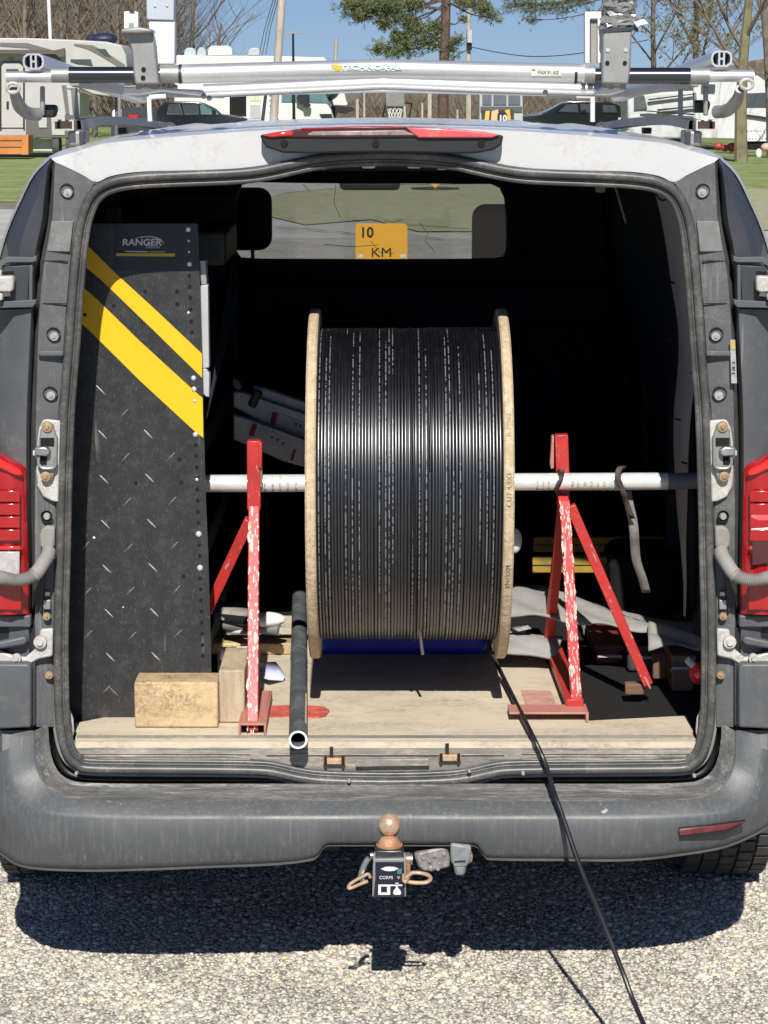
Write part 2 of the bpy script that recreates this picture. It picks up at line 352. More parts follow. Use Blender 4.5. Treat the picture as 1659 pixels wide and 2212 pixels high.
def glass_mat(name, tint, op):
    m = bpy.data.materials.new(name); m.use_nodes = True; t = m.node_tree; N = t.nodes; L = t.links
    N.remove(N['Principled BSDF']); out = N['Material Output']
    tr = N.new('ShaderNodeBsdfTransparent'); tr.inputs[0].default_value = rgb(tint)
    df = N.new('ShaderNodeBsdfDiffuse'); df.inputs[0].default_value = (.35, .35, .33, 1)
    gl = N.new('ShaderNodeBsdfGlossy'); gl.inputs['Roughness'].default_value = .04
    m1 = N.new('ShaderNodeMixShader'); m1.inputs[0].default_value = op; L.new(tr.outputs[0], m1.inputs[1]); L.new(df.outputs[0], m1.inputs[2])
    m2 = N.new('ShaderNodeMixShader'); m2.inputs[0].default_value = .06; L.new(m1.outputs[0], m2.inputs[1]); L.new(gl.outputs[0], m2.inputs[2])
    L.new(m2.outputs[0], out.inputs[0]); return m
M['glass_dusty'] = glass_mat('dusty_glass', (.80, .82, .80), .10)
M['glass_dark'] = mat('dark_window_glass', (.06, .07, .075), .06, var=.1, spec=.8)
M['glass_teal'] = mat('teal_windscreen', (.10, .20, .19), .08, var=.2, spec=.8)

# ================================================================ THE VAN
van = thing('cargo_van', 'white cargo van seen from behind with its rear doors open and dark grey plastic trim', 'van', (0, 0, 0))
BOTH = (lambda P: P, mir)
def V3(P): return [at(p[0], p[1], p[2]) for p in P]

# --- rear header (white panel above the opening)
T = [(106,338),(135,324),(175,312),(215,303),(270,297),(330,291),(400,286),(480,281),(560,276),(640,273),(730,270.5),(831.5,270)]
C_ = [(112,343),(145,333),(180,323),(220,311),(275,304),(335,299),(405,293),(485,287),(565,282),(645,279),(735,277),(831.5,276)]
B_ = [(119,349),(150,364),(180,379),(208,393),(240,380),(300,371),(400,368),(490,365),(560,358),(620,346),(700,331),(831.5,322)]
def full(P, Y):   # left half in pixels -> both halves
    return crom([at(p[0], p[1], Y) for p in P + mir(P[:-1])[::-1]], 4)
hd = MB(); hd.loft([full(T, .12), full([(a[0], (a[1]*.4+b[1]*.6)) for a, b in zip(T, C_)], .03), full(C_, 0.0), full(B_, -.004), full([(p[0], p[1] + 2) for p in B_], .04)], flip=False)
hd.build('rear_header', M['white_paint'], van, ang=50)
# --- roof skin with stamped ribs
rr = []
for Y, dz, kx in ((.12, 0, 1), (.5, .004, 1), (1.2, .004, 1.0), (2.2, -.018, .985), (3.15, -.045, .95)):
    rr.append([Vector((p.x * kx, Y, p.z + dz)) for p in full(T, .12)])
MB().loft(rr, flip=True).build('roof', M['white_paint'], van, ang=60)
for x in (-.52, -.36, .36, .52):
    zz = 1.925 - abs(x) ** 2 * .07
    MB().tube([(x, .2, zz - .012), (x, .3, zz + .001), (x, 1.6, zz - .001), (x, 2.9, zz - .03)], .03, 10, flat=.35).build('roof_rib', M['white_paint'], van)
# --- body sides (outer skin), both sides, forward to the nose
SIDE = [(106,338),(70,374),(44,424),(12,498),(-9,580),(-17,700),(-22,822),(-26,1000),(-26,1200),(-26,1400),(-24,1580),(-24,1760)]
for k, fn in enumerate(BOTH):
    sg = -1 if k == 0 else 1
    r0 = V3([(p[0], p[1], .10) for p in fn(SIDE)])
    r00 = V3([(p[0] + (4 if k == 0 else -4), p[1] + 3, .05) for p in fn(SIDE)])
    rings = [crom(r00, 3), crom(r0, 3)]
    for Y, e, kx in ((.3, .035, 1), (.7, .06, 1), (1.6, .065, 1), (3.0, .06, 1), (3.6, .05, 1)):
        rr_ = []
        for i, p in enumerate(r0):
            s_ = min(1, i / 4)
            z = p.z
            if Y > 3.3: z = min(z, 1.75)
            rr_.append(Vector((p.x + sg * e * s_, Y, z)))
        rings.append(crom(rr_, 3))
    MB().loft(rings, flip=(k == 1)).build('side_panel', M['white_paint'], van, ang=60)
# front end: cab pillars, bonnet, nose
fr = MB()
for sg in (-1, 1):
    fr.bar((sg * .80, 3.1, 1.84), (sg * .84, 4.15, 1.12), .09, .07)
    fr.bmm((sg * .88, 3.6, .38), (sg * .93, 4.9, 1.1))
fr.build('front_body', M['white_paint'], van)
MB().loft([[Vector((x, 4.15, 1.12 - .04 * abs(x))) for x in np.linspace(-.9, .9, 9)], [Vector((x * .97, 4.75, .98 - .05 * abs(x))) for x in np.linspace(-.9, .9, 9)],
           [Vector((x * .95, 4.95, .80)) for x in np.linspace(-.9, .9, 9)], [Vector((x * .93, 5.0, .4)) for x in np.linspace(-.9, .9, 9)]]).build('bonnet', M['white_paint'], van)
MB().add([(-.80, 3.14, 1.82), (.80, 3.14, 1.82), (.84, 4.13, 1.13), (-.84, 4.13, 1.13)], [(0, 1, 2, 3)]).build('windscreen', M['glass_dusty'], van)
box_part('dashboard', (-.85, 3.55, .75), (.85, 4.12, 1.12), M['interior'], van)
# --- underbody so that no light passes below the floor
ub = MB(); ub.bmm((-.80, .06, .36), (.80, 4.7, .50)); ub.bmm((-.55, .02, .33), (-.1, .5, .37)); ub.build('underbody', M['interior'], van)
MB().tube([(-.42, .25, .44), (-.42, .9, .44)], .075, 16).build('muffler', M['rust'], van)
for i in range(5):
    x = at(700 + i * 26, 1840, .05).x
    box_part('underbody_rib', (x - .006, .03, .36), (x + .006, .06, .43), M['trim_black'], van)
box_part('underbody_panel', (at(690, 1830, .06).x, .062, .375), (at(815, 1830, .06).x, .09, .44), M['trim'], van)
# --- tyres
def tyre(x):
    tb = MB(); pr = [(.20, -.11), (.27, -.118), (.315, -.108), (.328, -.085), (.33, 0), (.328, .085), (.315, .108), (.27, .118), (.20, .11)]
    tb.lathe(pr, (x, .86, .335), 'x', 48); t_ = tb.build('tyre', M['tyre'], van)
    blocks = MB()
    for i in range(48):
        a = 2 * math.pi * i / 48
        for j, xo in enumerate((-.085, -.043, 0, .043, .085)):
            aa = a + (.5 * (j % 2)) * 2 * math.pi / 48
            c = Vector((x + xo, .86 + math.cos(aa) * .331, .335 + math.sin(aa) * .331))
            blocks.box(c, (.036, .012, .034), (aa - math.pi / 2 + R(90), 0, 0))
    blocks.build('tread_blocks', M['tyre'], t_, smooth=False, kind='stuff')
    wd = MB(); wd.lathe([(.0, -.06), (.12, -.06), (.20, -.10)], (x, .86, .335), 'x', 24); wd.build('rim', M['steel'], t_)
tyre(.865); tyre(-.865)
for sg in (-1, 1):
    fw = MB(); fw.lathe([(0, -.1), (.27, -.11), (.33, -.09), (.33, .09), (.27, .11), (0, .1)], (sg * .82, 4.0, .335), 'x', 24); fw.build('tyre', M['tyre'], van)

# --- weatherstrip round the opening
SEAL = [(190,1659),(168,1650),(149,1634),(136,1600),(128,1540),(126,1450),(126,1350),(130,1200),(133,1050),(138,900),(143,830),(150,740),(157,640),(164,560),(171,500),(179,465),(191,434),(210,410),(240,394),(280,386),(330,382),(400,379),(480,376),(540,372),(590,364),(640,353),(690,343),(760,337),(831.5,335)]
BOT = [(831.5,1689),(760,1688),(690,1685),(640,1678),(600,1669),(560,1664),(450,1662),(300,1661),(190,1659)]
half = BOT + SEAL[1:]
loop = half + mir(half[1:-1])[::-1]
def ring_of(P, Y, inset=0.0, r=None):
    vs = [at(p[0], p[1], Y) for p in P]; c = Vector((.002, Y, 1.19)); out = []
    n = len(vs)
    for i, v in enumerate(vs):
        d = (vs[(i + 1) % n] - vs[i - 1]); nr = Vector((d.z, 0, -d.x)).normalized()
        if nr.dot(c - v) < 0: nr = -nr
        out.append(v + nr * inset)
    return out
def seal_tube(inset, Y, r, name, m, flat=1.0):
    P = ring_of(loop, Y, inset); P = crom(P + [P[0], P[1]], 3)[:-3]
    tb = MB(); tb.tube(P + [P[0]], r, 10, cap=False, flat=flat); return tb.build(name, m, van, ang=80)
seal_tube(-.001, -.012, .0098, 'outer_weatherstrip', M['rubber'])
seal_tube(.0110, -.008, .0026, 'weatherstrip_lip', M['rubber'])
seal_tube(.0175, -.003, .0060, 'inner_weatherstrip', M['rubber'])
seal_tube(-.0135, .002, .0040, 'door_flange', M['flange'])
# opening reveal and cargo-hold lining
r0 = ring_of(loop, .0, .0); r1 = ring_of(loop, .05, .004); r2 = []
r2 = [Vector((math.copysign(min(abs(v.x) + .06, .80), v.x) if abs(v.x) > .4 else v.x, .12, (v.z + .03 if v.z > 1.6 else v.z - .0))) for v in r1]
r3 = [Vector((v.x, 2.8, v.z)) for v in r2]
lin = MB(); lin.loft([r0 + [r0[0]], r1 + [r1[0]], r2 + [r2[0]], r3 + [r3[0]]]); lin.build('cargo_lining', M['interior'], van, ang=40)
for i, Y in enumerate((.55, 1.15, 1.75, 2.3)):
    MB().tube(crom([(.775, Y, .6), (.775, Y, 1.1), (.765, Y, 1.6), (.70, Y, 1.79), (.4, Y, 1.835), (-.4, Y, 1.835), (-.70, Y, 1.79)], 4), .022, 8).build('roof_bow', M['interior'], van)
for z in (1.02, 1.38): MB().bmm((.765, .35, z), (.80, 2.7, z + .05)).build('wall_rail', M['interior'], van, bevel=.008)
for y0, y1, z0, z1 in ((.6, 1.1, 1.08, 1.36), (1.2, 1.7, 1.08, 1.36), (.6, 1.1, .66, .98), (1.8, 2.25, 1.08, 1.36)):
    MB().bmm((.788, y0, z0), (.80, y1, z1)).build('wall_panel', mat('navy_wall_panel', (.03, .036, .06), .6) if 'navy_wall_panel' not in bpy.data.materials else bpy.data.materials['navy_wall_panel'], van, bevel=.004)
# partition (bulkhead) with a rounded window
WIN = [(548,388),(650,390),(760,391),(900,391),(1060,392),(1082,402),(1093,425),(1098,470),(1098,540),(1090,558),(1070,563),(800,564),(560,563),(520,560),(508,545),(505,500),(507,430),(520,395)]
pb = bmesh.new()
outer = [Vector((x, 2.8, z)) for x, z in ((-.85, .5), (.85, .5), (.85, 1.84), (-.85, 1.84))]
wv = [at(p[0], p[1], 2.8) for p in WIN]
ov = [pb.verts.new(v) for v in outer]; iv = [pb.verts.new(v) for v in wv]
es = [pb.edges.new((ov[i], ov[(i + 1) % 4])) for i in range(4)] + [pb.edges.new((iv[i], iv[(i + 1) % len(iv)])) for i in range(len(iv))]
bmesh.ops.triangle_fill(pb, use_beauty=True, edges=es)
me = bpy.data.meshes.new('partition'); pb.to_mesh(me); pb.free(); me.materials.append(M['interior'])
part_ = link_mesh('partition', me, van)
mo = part_.modifiers.new('thick', 'SOLIDIFY'); mo.thickness = .02
gl = MB(); gl.add(wv, [tuple(range(len(wv)))]); gl.build('window_pane', M['glass_dusty'], part_)
ckm = MB()
for P in ([(1160-700,0)],): pass
for P in ([(940,640),(952,655),(962,672),(950,690)], [(830,476),(850,480),(870,474)], [(905,480),(925,505),(918,520),(940,545)], [(700,528),(760,533),(820,529)], [(800,520),(820,545),(850,548)], [(725,400),(722,440),(735,470)], [(655,398),(668,412)]):
    if max(q[1] for q in P) < 560: MB().tube([at(q[0], q[1], 2.79) for q in P], .0008, 4).build('pane_crack', M['black'], part_)
gr = MB(); gr.tube([v + Vector((0, -.012, 0)) for v in wv] + [wv[0] + Vector((0, -.012, 0))], .008, 8, cap=False); gr.build('window_gasket', M['black'], part_)
for x0, x1, z0, z1 in ((-.34, .05, .70, 1.24), (.10, .40, .70, 1.24), (.46, .74, .70, 1.24)):
    MB().bmm((x0, 2.765, z0), (x1, 2.79, z1)).build('pressed_panel', M['interior'], part_, bevel=.012, seg=3)
bm_ = MB(); bm_.bmm((-.8, 2.70, 1.33), (.8, 2.77, 1.37)); bm_.build('cross_rail', M['interior'], part_)
box_part('coat_hook_panel', (.44, 2.74, 1.36), (.51, 2.78, 1.47), M['interior'], part_)
# seats and headrests
for (x0, x1, y0, y1) in ((425, 588, 405, 541), (1020, 1186, 441, 600)):
    a = at(x0, y0, 3.0); b = at(x1, y1, 3.0); cxm = (a.x + b.x) / 2
    st = MB(); st.bmm((cxm - .24, 2.98, .7), (cxm + .24, 3.12, 1.34)); s_ = st.build('seat_back', M['seat'], van, bevel=.05, seg=3)
    h = MB(); h.bmm((a.x, 2.96, b.z), (b.x, 3.06, a.z)); h.build('headrest', M['seat'], s_, bevel=.045, seg=4)
    pt = MB(); pt.cyl((cxm - .06, 3.02, 1.3), (cxm - .06, 3.02, b.z + .02), .007); pt.cyl((cxm + .06, 3.02, 1.3), (cxm + .06, 3.02, b.z + .02), .007); pt.build('headrest_posts', M['steel'], s_)
mi = MB(); a = at(733, 386, 3.45); b = at(865, 411, 3.45); mi.bmm((a.x, 3.43, b.z), (b.x, 3.47, a.z + .03)); mi.build('rear_view_mirror', M['black'], van, bevel=.02, seg=4)

# --- pillar trim, groove, corner cladding (each side)
E_ = [(206,394),(178,436),(165,477),(154,542),(147,616),(139,720),(133,822),(125,900),(121,1000),(119,1100),(117,1200),(114,1330),(113,1450),(116,1570)]
P1 = [(119,349),(116,417),(113,477),(100,542),(90,616),(83,720),(80,822),(78,900),(77,1000),(76,1100),(76,1200),(76,1330),(76,1450),(76,1570)]
PG = [(112,352),(108,417),(103,477),(89,542),(79,616),(75,720),(70,822),(67,900),(66,1000),(67,1100),(68,1200),(69,1330),(70,1450),(70,1570)]
P3 = [(106,362),(99,417),(93,477),(80,542),(72,616),(68,720),(63,822),(60,900),(59,1000),(59,1100),(61,1200),(64,1330),(66,1450),(67,1570)]
PM = [(108,350),(90,398),(70,452),(46,522),(34,600),(30,710),(26,822),(24,900),(22,1000),(22,1100),(22,1200),(22,1330),(22,1450),(22,1570)]
P4 = [(111,341),(77,378),(51,429),(20,500),(-2,580),(-10,700),(-15,822),(-19,900),(-20,1000),(-20,1100),(-20,1200),(-20,1330),(-20,1450),(-20,1570)]
for k, fn in enumerate(BOTH):
    fl = (k == 0); sg = -1 if k == 0 else 1
    def L_(P, Y, a=0, b=14): return crom(V3([(p[0], p[1], Y) for p in fn(P[a:b])]), 4)
    MB().loft([L_(E_, .004), L_(E_, -.006), L_(P1, -.014), L_([(p[0] - 2, p[1]) for p in P1], -.008), L_(PG, .03)], flip=fl).build('pillar_trim', M['pillar_trim'], van, ang=40)
    # upper cladding
    MB().loft([L_(PG, .03, 0, 5), L_(P3, -.018, 0, 5), L_([(p[0] - 3, p[1]) for p in P3], -.026, 0, 5), L_(PM, -.02, 0, 5), L_(P4, .05, 0, 5)], flip=fl).build('upper_corner_cladding', M['trim_black'], van, ang=45)
    MB().loft([L_(PG, .03, 3, 14), L_(P3, -.018, 3, 14), L_([(p[0] - 3, p[1]) for p in P3], -.024, 3, 14), L_(PM, -.016, 3, 14), L_(P4, .05, 3, 14)], flip=fl).build('side_corner_panel', M['trim'], van, ang=45)
    def px(x, y): return fn([(x, y)])[0]
    def bx(name, x0, y0, x1, y1, Y, d, m, par=van, bev=.002, **kw):
        P = fn([(x0, y0), (x1, y0), (x1, y1), (x0, y1)]); return MB().pp(P, Y, d).build(name, m, par, bevel=bev, **kw)
    def pg(name, P, Y, d, m, par=van, bev=.0015, **kw): return MB().pp(fn(P), Y, d).build(name, m, par, bevel=bev, **kw)
    # lip that closes the upper cladding, hinge pocket, hinge, lower lip
    pg('cladding_lip', [(-6,566),(14,555),(70,556),(79,552),(79,564),(70,567),(18,567),(6,574),(-2,596),(-12,600)], -.036, .03, M['trim'])
    hp = pg('hinge_pocket', [(0,576),(64,573),(60,655),(-6,655)], -.030, .02, M['trim_black'])
    pg('pocket_rib', [(63,573),(70,572),(70,652),(62,652)], -.034, .02, M['trim'], hp)
    pg('pocket_opening', [(4,587),(30,586),(30,600),(22,642),(0,645)], -.0315, .004, M['hole'], hp, 0)
    hg = pg('door_hinge', [(-20,598),(26,596),(29,603),(28,628),(20,632),(-20,630)], -.062, .03, M['white_plastic'], van, .004)
    pg('hinge_knuckle', [(-20,585),(2,584),(3,604),(-20,606)], -.058, .03, M['white_plastic'], hg, .004)
    pg('hinge_knuckle', [(-20,632),(6,632),(5,650),(-20,652)], -.058, .03, M['white_plastic'], hg, .004)
    pg('hinge_foot', [(0,630),(22,632),(23,640),(2,641)], -.05, .01, M['steel'], hg, .001)
    pg('cladding_lower_lip', [(-14,652),(78,648),(77,656),(70,664),(-14,666)], -.04, .03, M['trim'])
    pg('panel_gap', [(-14,667),(66,665),(66,667.5),(-14,670)], -.0265, .01, M['hole'], van, 0)
    # pillar details
    for (x, y, r) in ((145, 412, 15), (116, 722, 15), (109, 850, 15.5)):
        c = at(*px(x, y), -.012); rr_ = r * scale_at(0, 1)
        q = MB(); q.lathe([(rr_, -.003), (rr_ * .93, -.004), (rr_ * .9, .012), (0, .012)], c, 'y', 24); q_ = q.build('bolt_recess', M['hole'], van)
        b = MB(); b.lathe([(0, -.0055), (rr_ * .22, -.0055), (rr_ * .26, -.003), (rr_ * .62, -.0025), (rr_ * .64, .004)], c + Vector((sg * -.001, 0, -.0048)), 'y', 12); b.build('bolt', M['bolt'], q_)
    pg('pale_trim_patch', [(111,478),(158,477),(151,544),(101,543)], -.0152, .006, mat('pale_patch', (.155, .158, .155), .7, var=.2, scale=14, dirt=(.27, .26, .23), dirt_amt=.5, dirt_scale=22) if k == 0 else bpy.data.materials['pale_patch'])
    bx('trim_rib', 82, 758, 137, 770, -.027, .012, M['pillar_trim'], bev=.003)
    for yy in (563, 655): bx('trim_seam', 92, yy, 146, yy + 1.4, -.0143, .004, M['hole'], bev=0)
    # latch striker plate
    pl = pg('striker_plate', [(92,908),(100,906),(130,909),(126,1085),(112,1083),(92,1073),(80,1050),(78,1020),(79,960),(84,925)], -.022, .008, M['white_plastic'], van, .003)
    fr_ = MB(); c = at(*px(101, 965), -.03)
    pg('striker_housing', [(86,930),(100,912),(114,916),(121,940),(124,945),(123,1008),(112,1040),(100,1043),(90,1028),(84,1012),(80,985)], -.034, .012, M['alu_dull'], pl, .004)
    bx('striker_opening', 87, 946, 117, 964, -.036, .003, M['hole'], pl, 0)
    bx('striker_opening', 86, 984, 101, 1004, -.036, .003, M['hole'], pl, 0)
    P = [px(86, 975), px(110, 985)]
    pg('striker_catch', [(74,966),(98,966),(108,972),(106,982),(98,986),(74,984)], -.052, .018, M['steel'], pl, .003)
    tb = MB(); tb.tube(crom([at(*px(x, y), -.042) for x, y in ((84,985),(83,1000),(90,1010),(104,1012),(118,1008),(120,990))], 4), .0035, 8); tb.build('striker_bow', M['alu_dull'], pl)
    for (x, y) in ((102, 922), (99, 1029)):
        c = at(*px(x, y), -.036); b = MB(); b.lathe([(0, -.008), (.004, -.008), (.005, -.004), (.011, -.003), (.012, .002)], c, 'y', 10); b.build('striker_bolt', M['screw'], pl)
    bt = pg('rubber_buffer', [(70,973),(79,972),(79,985),(70,986)], -.05, .012, M['clear_lens'], pl, .003)
    # screw in a round dimple
    c = at(*px(101, 1115), -.02); q = MB(); q.lathe([(.013, -.002), (.0125, -.003), (.0105, .004), (0, .004)], c, 'y', 20); q_ = q.build('bolt_recess', M['hole'], van)
    b = MB(); b.lathe([(0, -.004), (.006, -.004), (.008, -.001), (.0085, .003)], c + Vector((0, 0, -.001)), 'y', 14); b.build('bolt', M['bolt'], q_)
    # wiring grommet and corrugated conduit to the door
    gm = pg('wiring_grommet', [(90,1142),(100,1137),(118,1138),(117,1180),(112,1186),(92,1187),(85,1180),(85,1155)], -.034, .022, mat('beige_rubber', (.27, .26, .235), .7, var=.12, dirt=(.2, .18, .15), dirt_amt=.5) if k == 0 else bpy.data.materials['beige_rubber'], van, .005)
    pth = crom([at(*px(x, y), Y) for x, y, Y in ((105,1190,-.035),(103,1200,-.05),(92,1218,-.075),(78,1238,-.095),(60,1249,-.105),(36,1253,-.11),(14,1250,-.11),(-4,1245,-.10),(-24,1240,-.09))], 12)
    rs = []
    for i in range(len(pth)):
        s_ = i / len(pth); base = .0152 if s_ < .42 else .0132
        rs.append(base + (.0016 * (1 if i % 2 else -1) if s_ > .40 else 0))
    MB().tube(pth, rs, 14).build('wiring_conduit', bpy.data.materials['beige_rubber'], van, ang=80)
    pg('pillar_scoop', [(70,1245),(104,1204),(98,1245),(90,1326),(82,1312),(72,1300)], -.0245, .01, M['black'], van, .001)
    # small screws, foam pad
    for (x, y) in ((101, 1331), (106, 1458), (60, 2000)):
        if y > 1990: continue
        c = at(*px(x, y), -.022); b = MB(); b.lathe([(0, -.007), (.003, -.007), (.0035, -.004), (.0085, -.004), (.009, .002)], c, 'y', 10); b.build('trim_screw', M['screw'], van)
    bx('foam_pad', 93, 1296, 109, 1317, -.024, .01, M['alu_dull']); bx('trim_clip', 96, 1278, 108, 1288, -.024, .01, M['steel'])
    # lower bracket pocket
    bx('lamp_ledge', -20, 1329, 66, 1356, -.034, .03, M['trim'], bev=.004)
    pk = pg('hinge_well', [(-20,1357),(78,1356),(80,1434),(-20,1436)], -.012, .01, M['black'], van, 0)
    wb = pg('lower_hinge_bracket', [(87,1360),(114,1358),(113,1418),(84,1424),(62,1437),(-20,1437),(-20,1402),(0,1408),(26,1416),(54,1421),(74,1404),(84,1384)], -.034, .014, M['white_plastic'], van, .004)
    pg('hinge_arm', [(-20,1390),(0,1386),(54,1374),(60,1386),(52,1394),(2,1402),(-20,1404)], -.052, .02, M['trim'], wb, .005)
    for (x, y, r) in ((87, 1386, .014), (36, 1421, .010)):
        c = at(*px(x, y), -.04); b = MB(); b.lathe([(0, -.012), (r * .5, -.012), (r * .55, -.006), (r, -.006), (r, .004)], c, 'y', 14); b.build('hinge_bolt', M['white_plastic'], wb)
    # bumper corner block
    bl = MB(); a = V3([(*p, -.06) for p in fn([(-40,1434),(60,1434),(67,1442),(67,1572),(-40,1577)])]); bl.prism(a, (0, .09, 0)); bl.build('bumper_corner_block', M['trim'], van, bevel=.009, seg=3)
    pg('block_inner_edge', [(68,1438),(76,1424),(76,1566),(68,1574)], -.03, .03, M['trim_black'], van, .002)
    # inside corner: white dimpled plate
    cp = pg('inner_corner_plate', [(141,1524),(150,1532),(158,1552),(160,1580),(156,1600),(146,1602),(140,1575),(138,1540)], .02, .006, M['white_plastic'], van, .003)
    pg('plate_hole', [(149,1560),(153,1559),(154,1568),(150,1570)], .0185, .002, M['hole'], cp, 0)
    pg('inner_corner_foot', [(146,1604),(160,1600),(166,1612),(166,1640),(156,1632),(150,1620)], .01, .01, M['flange'], van, .002)
# right inner pillar, lit strip behind the weatherstrip
RI = [(1400,392),(1415,420),(1428,470),(1440,540),(1448,600),(1458,660),(1464,700),(1466,760),(1462,820),(1456,880),(1455,960),(1458,1030),(1462,1100),(1470,1180),(1476,1260),(1476,1330)]
RO = [(1440,398),(1462,440),(1472,500),(1482,560),(1490,620),(1497,700),(1503,780),(1504,830),(1494,880),(1488,960),(1486,1030),(1484,1100),(1482,1180),(1483,1260),(1481,1330)]
RO.insert(8, (1503, 800))
ip = MB(); A = crom([at(*p, .62) for p in RI], 3); B2 = crom([at(*p, .47) for p in RO], 3); A0 = [v + Vector((.012, .08, 0)) for v in A]
n_ = min(len(A), len(B2)); ip.loft([A0[:n_], A[:n_], [(a * .35 + b * .65) + Vector((0, -.01, 0)) for a, b in zip(A[:n_], B2[:n_])], B2[:n_]], flip=False)
ip.build('inner_door_pillar', M['inner_grey'], van, ang=50)
for (x, y) in ((1432, 735), (1452, 906), (1466, 1000), (1440, 610)):
    c = at(x + 12, y, .46); MB().box(c, (.014, .006, .004), (0, .3, 0)).build('pillar_slot', M['hole'], van)
tb = MB(); tb.tube(crom([at(x, y, .45) for x, y in ((1412,415),(1428,432),(1440,428),(1446,410))], 5), .0025, 6); tb.tube(crom([at(x, y, .45) for x, y in ((1408,400),(1422,410),(1432,405),(1438,396))], 5), .0025, 6); tb.build('loose_wiring', M['black'], van)
# small fittings hanging under the roof
MB().pp([(1285,396),(1310,396),(1308,416),(1288,416)], .8, .03).build('roof_lamp', M['cloth_grey'], van, bevel=.003)
MB().tube([at(1328, 400, .9), at(1340, 440, .9), at(1352, 482, .9)], .003, 6).build('hanging_wire', M['strap_grey'], van)
for x, y in ((695, 362), (955, 362)): MB().pp([(x-11,358),(x+11,358),(x+10,367),(x-10,367)], .05, .02).build('header_clip', M['inner_grey'], van, bevel=.002)
for x in (796, 895):
    MB().pp([(x-18,357),(x+18,357),(x+12,364),(x-12,364)], .045, .02).build('latch_striker', M['tread'], van, bevel=.002)
MB().pp([(690,352),(740,346),(925,346),(970,352),(970,356),(690,356)], .03, .02).build('latch_rail', M['flange'], van, bevel=.001)

# --- tail lamps
for k, fn in enumerate(BOTH):
    sgn = 1 if k == 0 else -1
    def L2(P): return V3([(*fn([(p[0], p[1])])[0], p[2]) for p in P])
    tl = MB(); top = [(57,1014),(45,1006),(20,994),(0,982),(-24,966),(-45,955)]; bot = [(64,1326),(48,1327),(20,1328),(0,1328),(-24,1328),(-45,1328)]
    Ys = [-.026, -.044, -.05, -.046, -.02, .05]
    Yb = [-.026, -.046, -.06, -.056, -.03, .05]
    ringT = L2([(p[0], p[1], y) for p, y in zip(top, Ys)]); ringB = L2([(p[0], p[1], y) for p, y in zip(bot, Yb)])
    rows = []
    for j in range(15):
        t = j / 14; rows.append([a.lerp(b, t) + Vector((0, -.004 * math.sin(math.pi * t), 0)) for a, b in zip(ringT, ringB)])
    back = [[v + Vector((0, .03, 0)) for v in rows[0]]] + rows + [[v + Vector((0, .03, 0)) for v in rows[-1]]]
    tl.loft(back, flip=(k == 1)); lamp = tl.build('tail_lamp', M['red_lens'], van, ang=50)
    # inner reflector field, ribs, clear window
    def fld(name, x0, y0, x1, y1, Y, m, d=.008, bev=.002):
        return MB().pp(fn([(x0, y0), (x1, y0), (x1, y1), (x0, y1)]), Y, d).build(name, m, lamp, bevel=bev)
    for j, y in enumerate((1060, 1088, 1116, 1144)): fld('lamp_rib_field', -24, y, 43, y + 25, -.068 - .001 * (j % 2), M['red_lens'])
    MB().pp(fn([(-24,972),(0,992),(34,1010),(48,1020),(44,1030),(28,1026),(0,1012),(-24,998)]), -.062, .01).build('lamp_upper_strip', M['red_bright'], lamp, bevel=.004)
    fld('lamp_bright_line', -24, 1180, 44, 1188, -.068, M['red_bright'])
    if k == 0:
        fld('clear_window', -24, 1192, 42, 1244, -.0685, M['clear_lens'])
    else:
        MB().pp([(1622,1090),(1700,1090),(1700,1122),(1640,1126),(1622,1118)], -.0685, .006).build('painted_lens_reflection', M['red_pale'], lamp, bevel=.002)  # pale reflection on the lens, put in as a coloured plate
        MB().pp([(1622,1142),(1700,1136),(1700,1160),(1622,1158)], -.0685, .006).build('clear_window', M['clear_lens'], lamp, bevel=.002)
        MB().pp([(1624,1166),(1700,1160),(1700,1212),(1624,1222)], -.0685, .006).build('smoked_window', M['smoke_lens'], lamp, bevel=.002)
    fld('lower_field', -24, 1258, 46, 1318, -.0675, M['red_lens'], .006)
MB().pp([(1577,734),(1588,734),(1592,828),(1580,828)], -.032, .004).build('sticker', mat('worn_sticker', (.33, .34, .33), .6, var=.25, scale=60), van)
MB().pp([(1578,735),(1588,735),(1589,755),(1579,755)], -.0335, .002).build('sticker_yellow_end', mat('worn_yellow', (.42, .34, .12), .6, var=.2), van)
text_part('sticker_lettering', 'C 97 E', at(1584, 795, -.0336), .010, M['black_ink'], van, rot=(R(90), R(90), 0))

# --- third brake light on the roof edge
BLh = [(561,292),(600,285),(680,277),(760,273.5),(825,273),(890,274),(970,278),(1050,286),(1088,293),(1084,312),(1066,324),(1030,331),(980,332),(900,330),(826,329),(740,330),(670,332),(610,330),(575,318),(566,305)]
bl = MB().pp(BLh, -.045, .06).build('brake_light', M['black'], van, bevel=.004)
MB().pp([(640,279),(760,274.5),(830,274),(876,275),(905,296),(836,297),(720,298),(560+20,296),(563,292),(600,285)], -.050, .008).build('brake_light_lens', M['smoke_lens'], bl, bevel=.003)
MB().pp([(566,292),(600,286),(634,282),(632,293),(585,297)], -.053, .006).build('brake_light_end_lens', M['red_bright'], bl, bevel=.003)
MB().pp([(560+90,276.5),(760,273.5),(870,273.5),(878,277),(760,278),(650,281)], -.053, .006).build('brake_light_top_strip', M['red_lens'], bl, bevel=.002)
MB().pp([(676,284),(870,281),(892,289),(895,292),(670,293),(664,290)], -.052, .005).build('brake_light_reflector', mat('pinkish_reflector', (.30, .24, .22), .25, var=.5, scale=40), bl, bevel=.002)
MB().pp([(876,275),(960,277),(1030,283),(1080,291),(1062,298),(905,298),(893,290)], -.054, .008).build('brake_light_faded_lens', M['red_pale'], bl, bevel=.003)
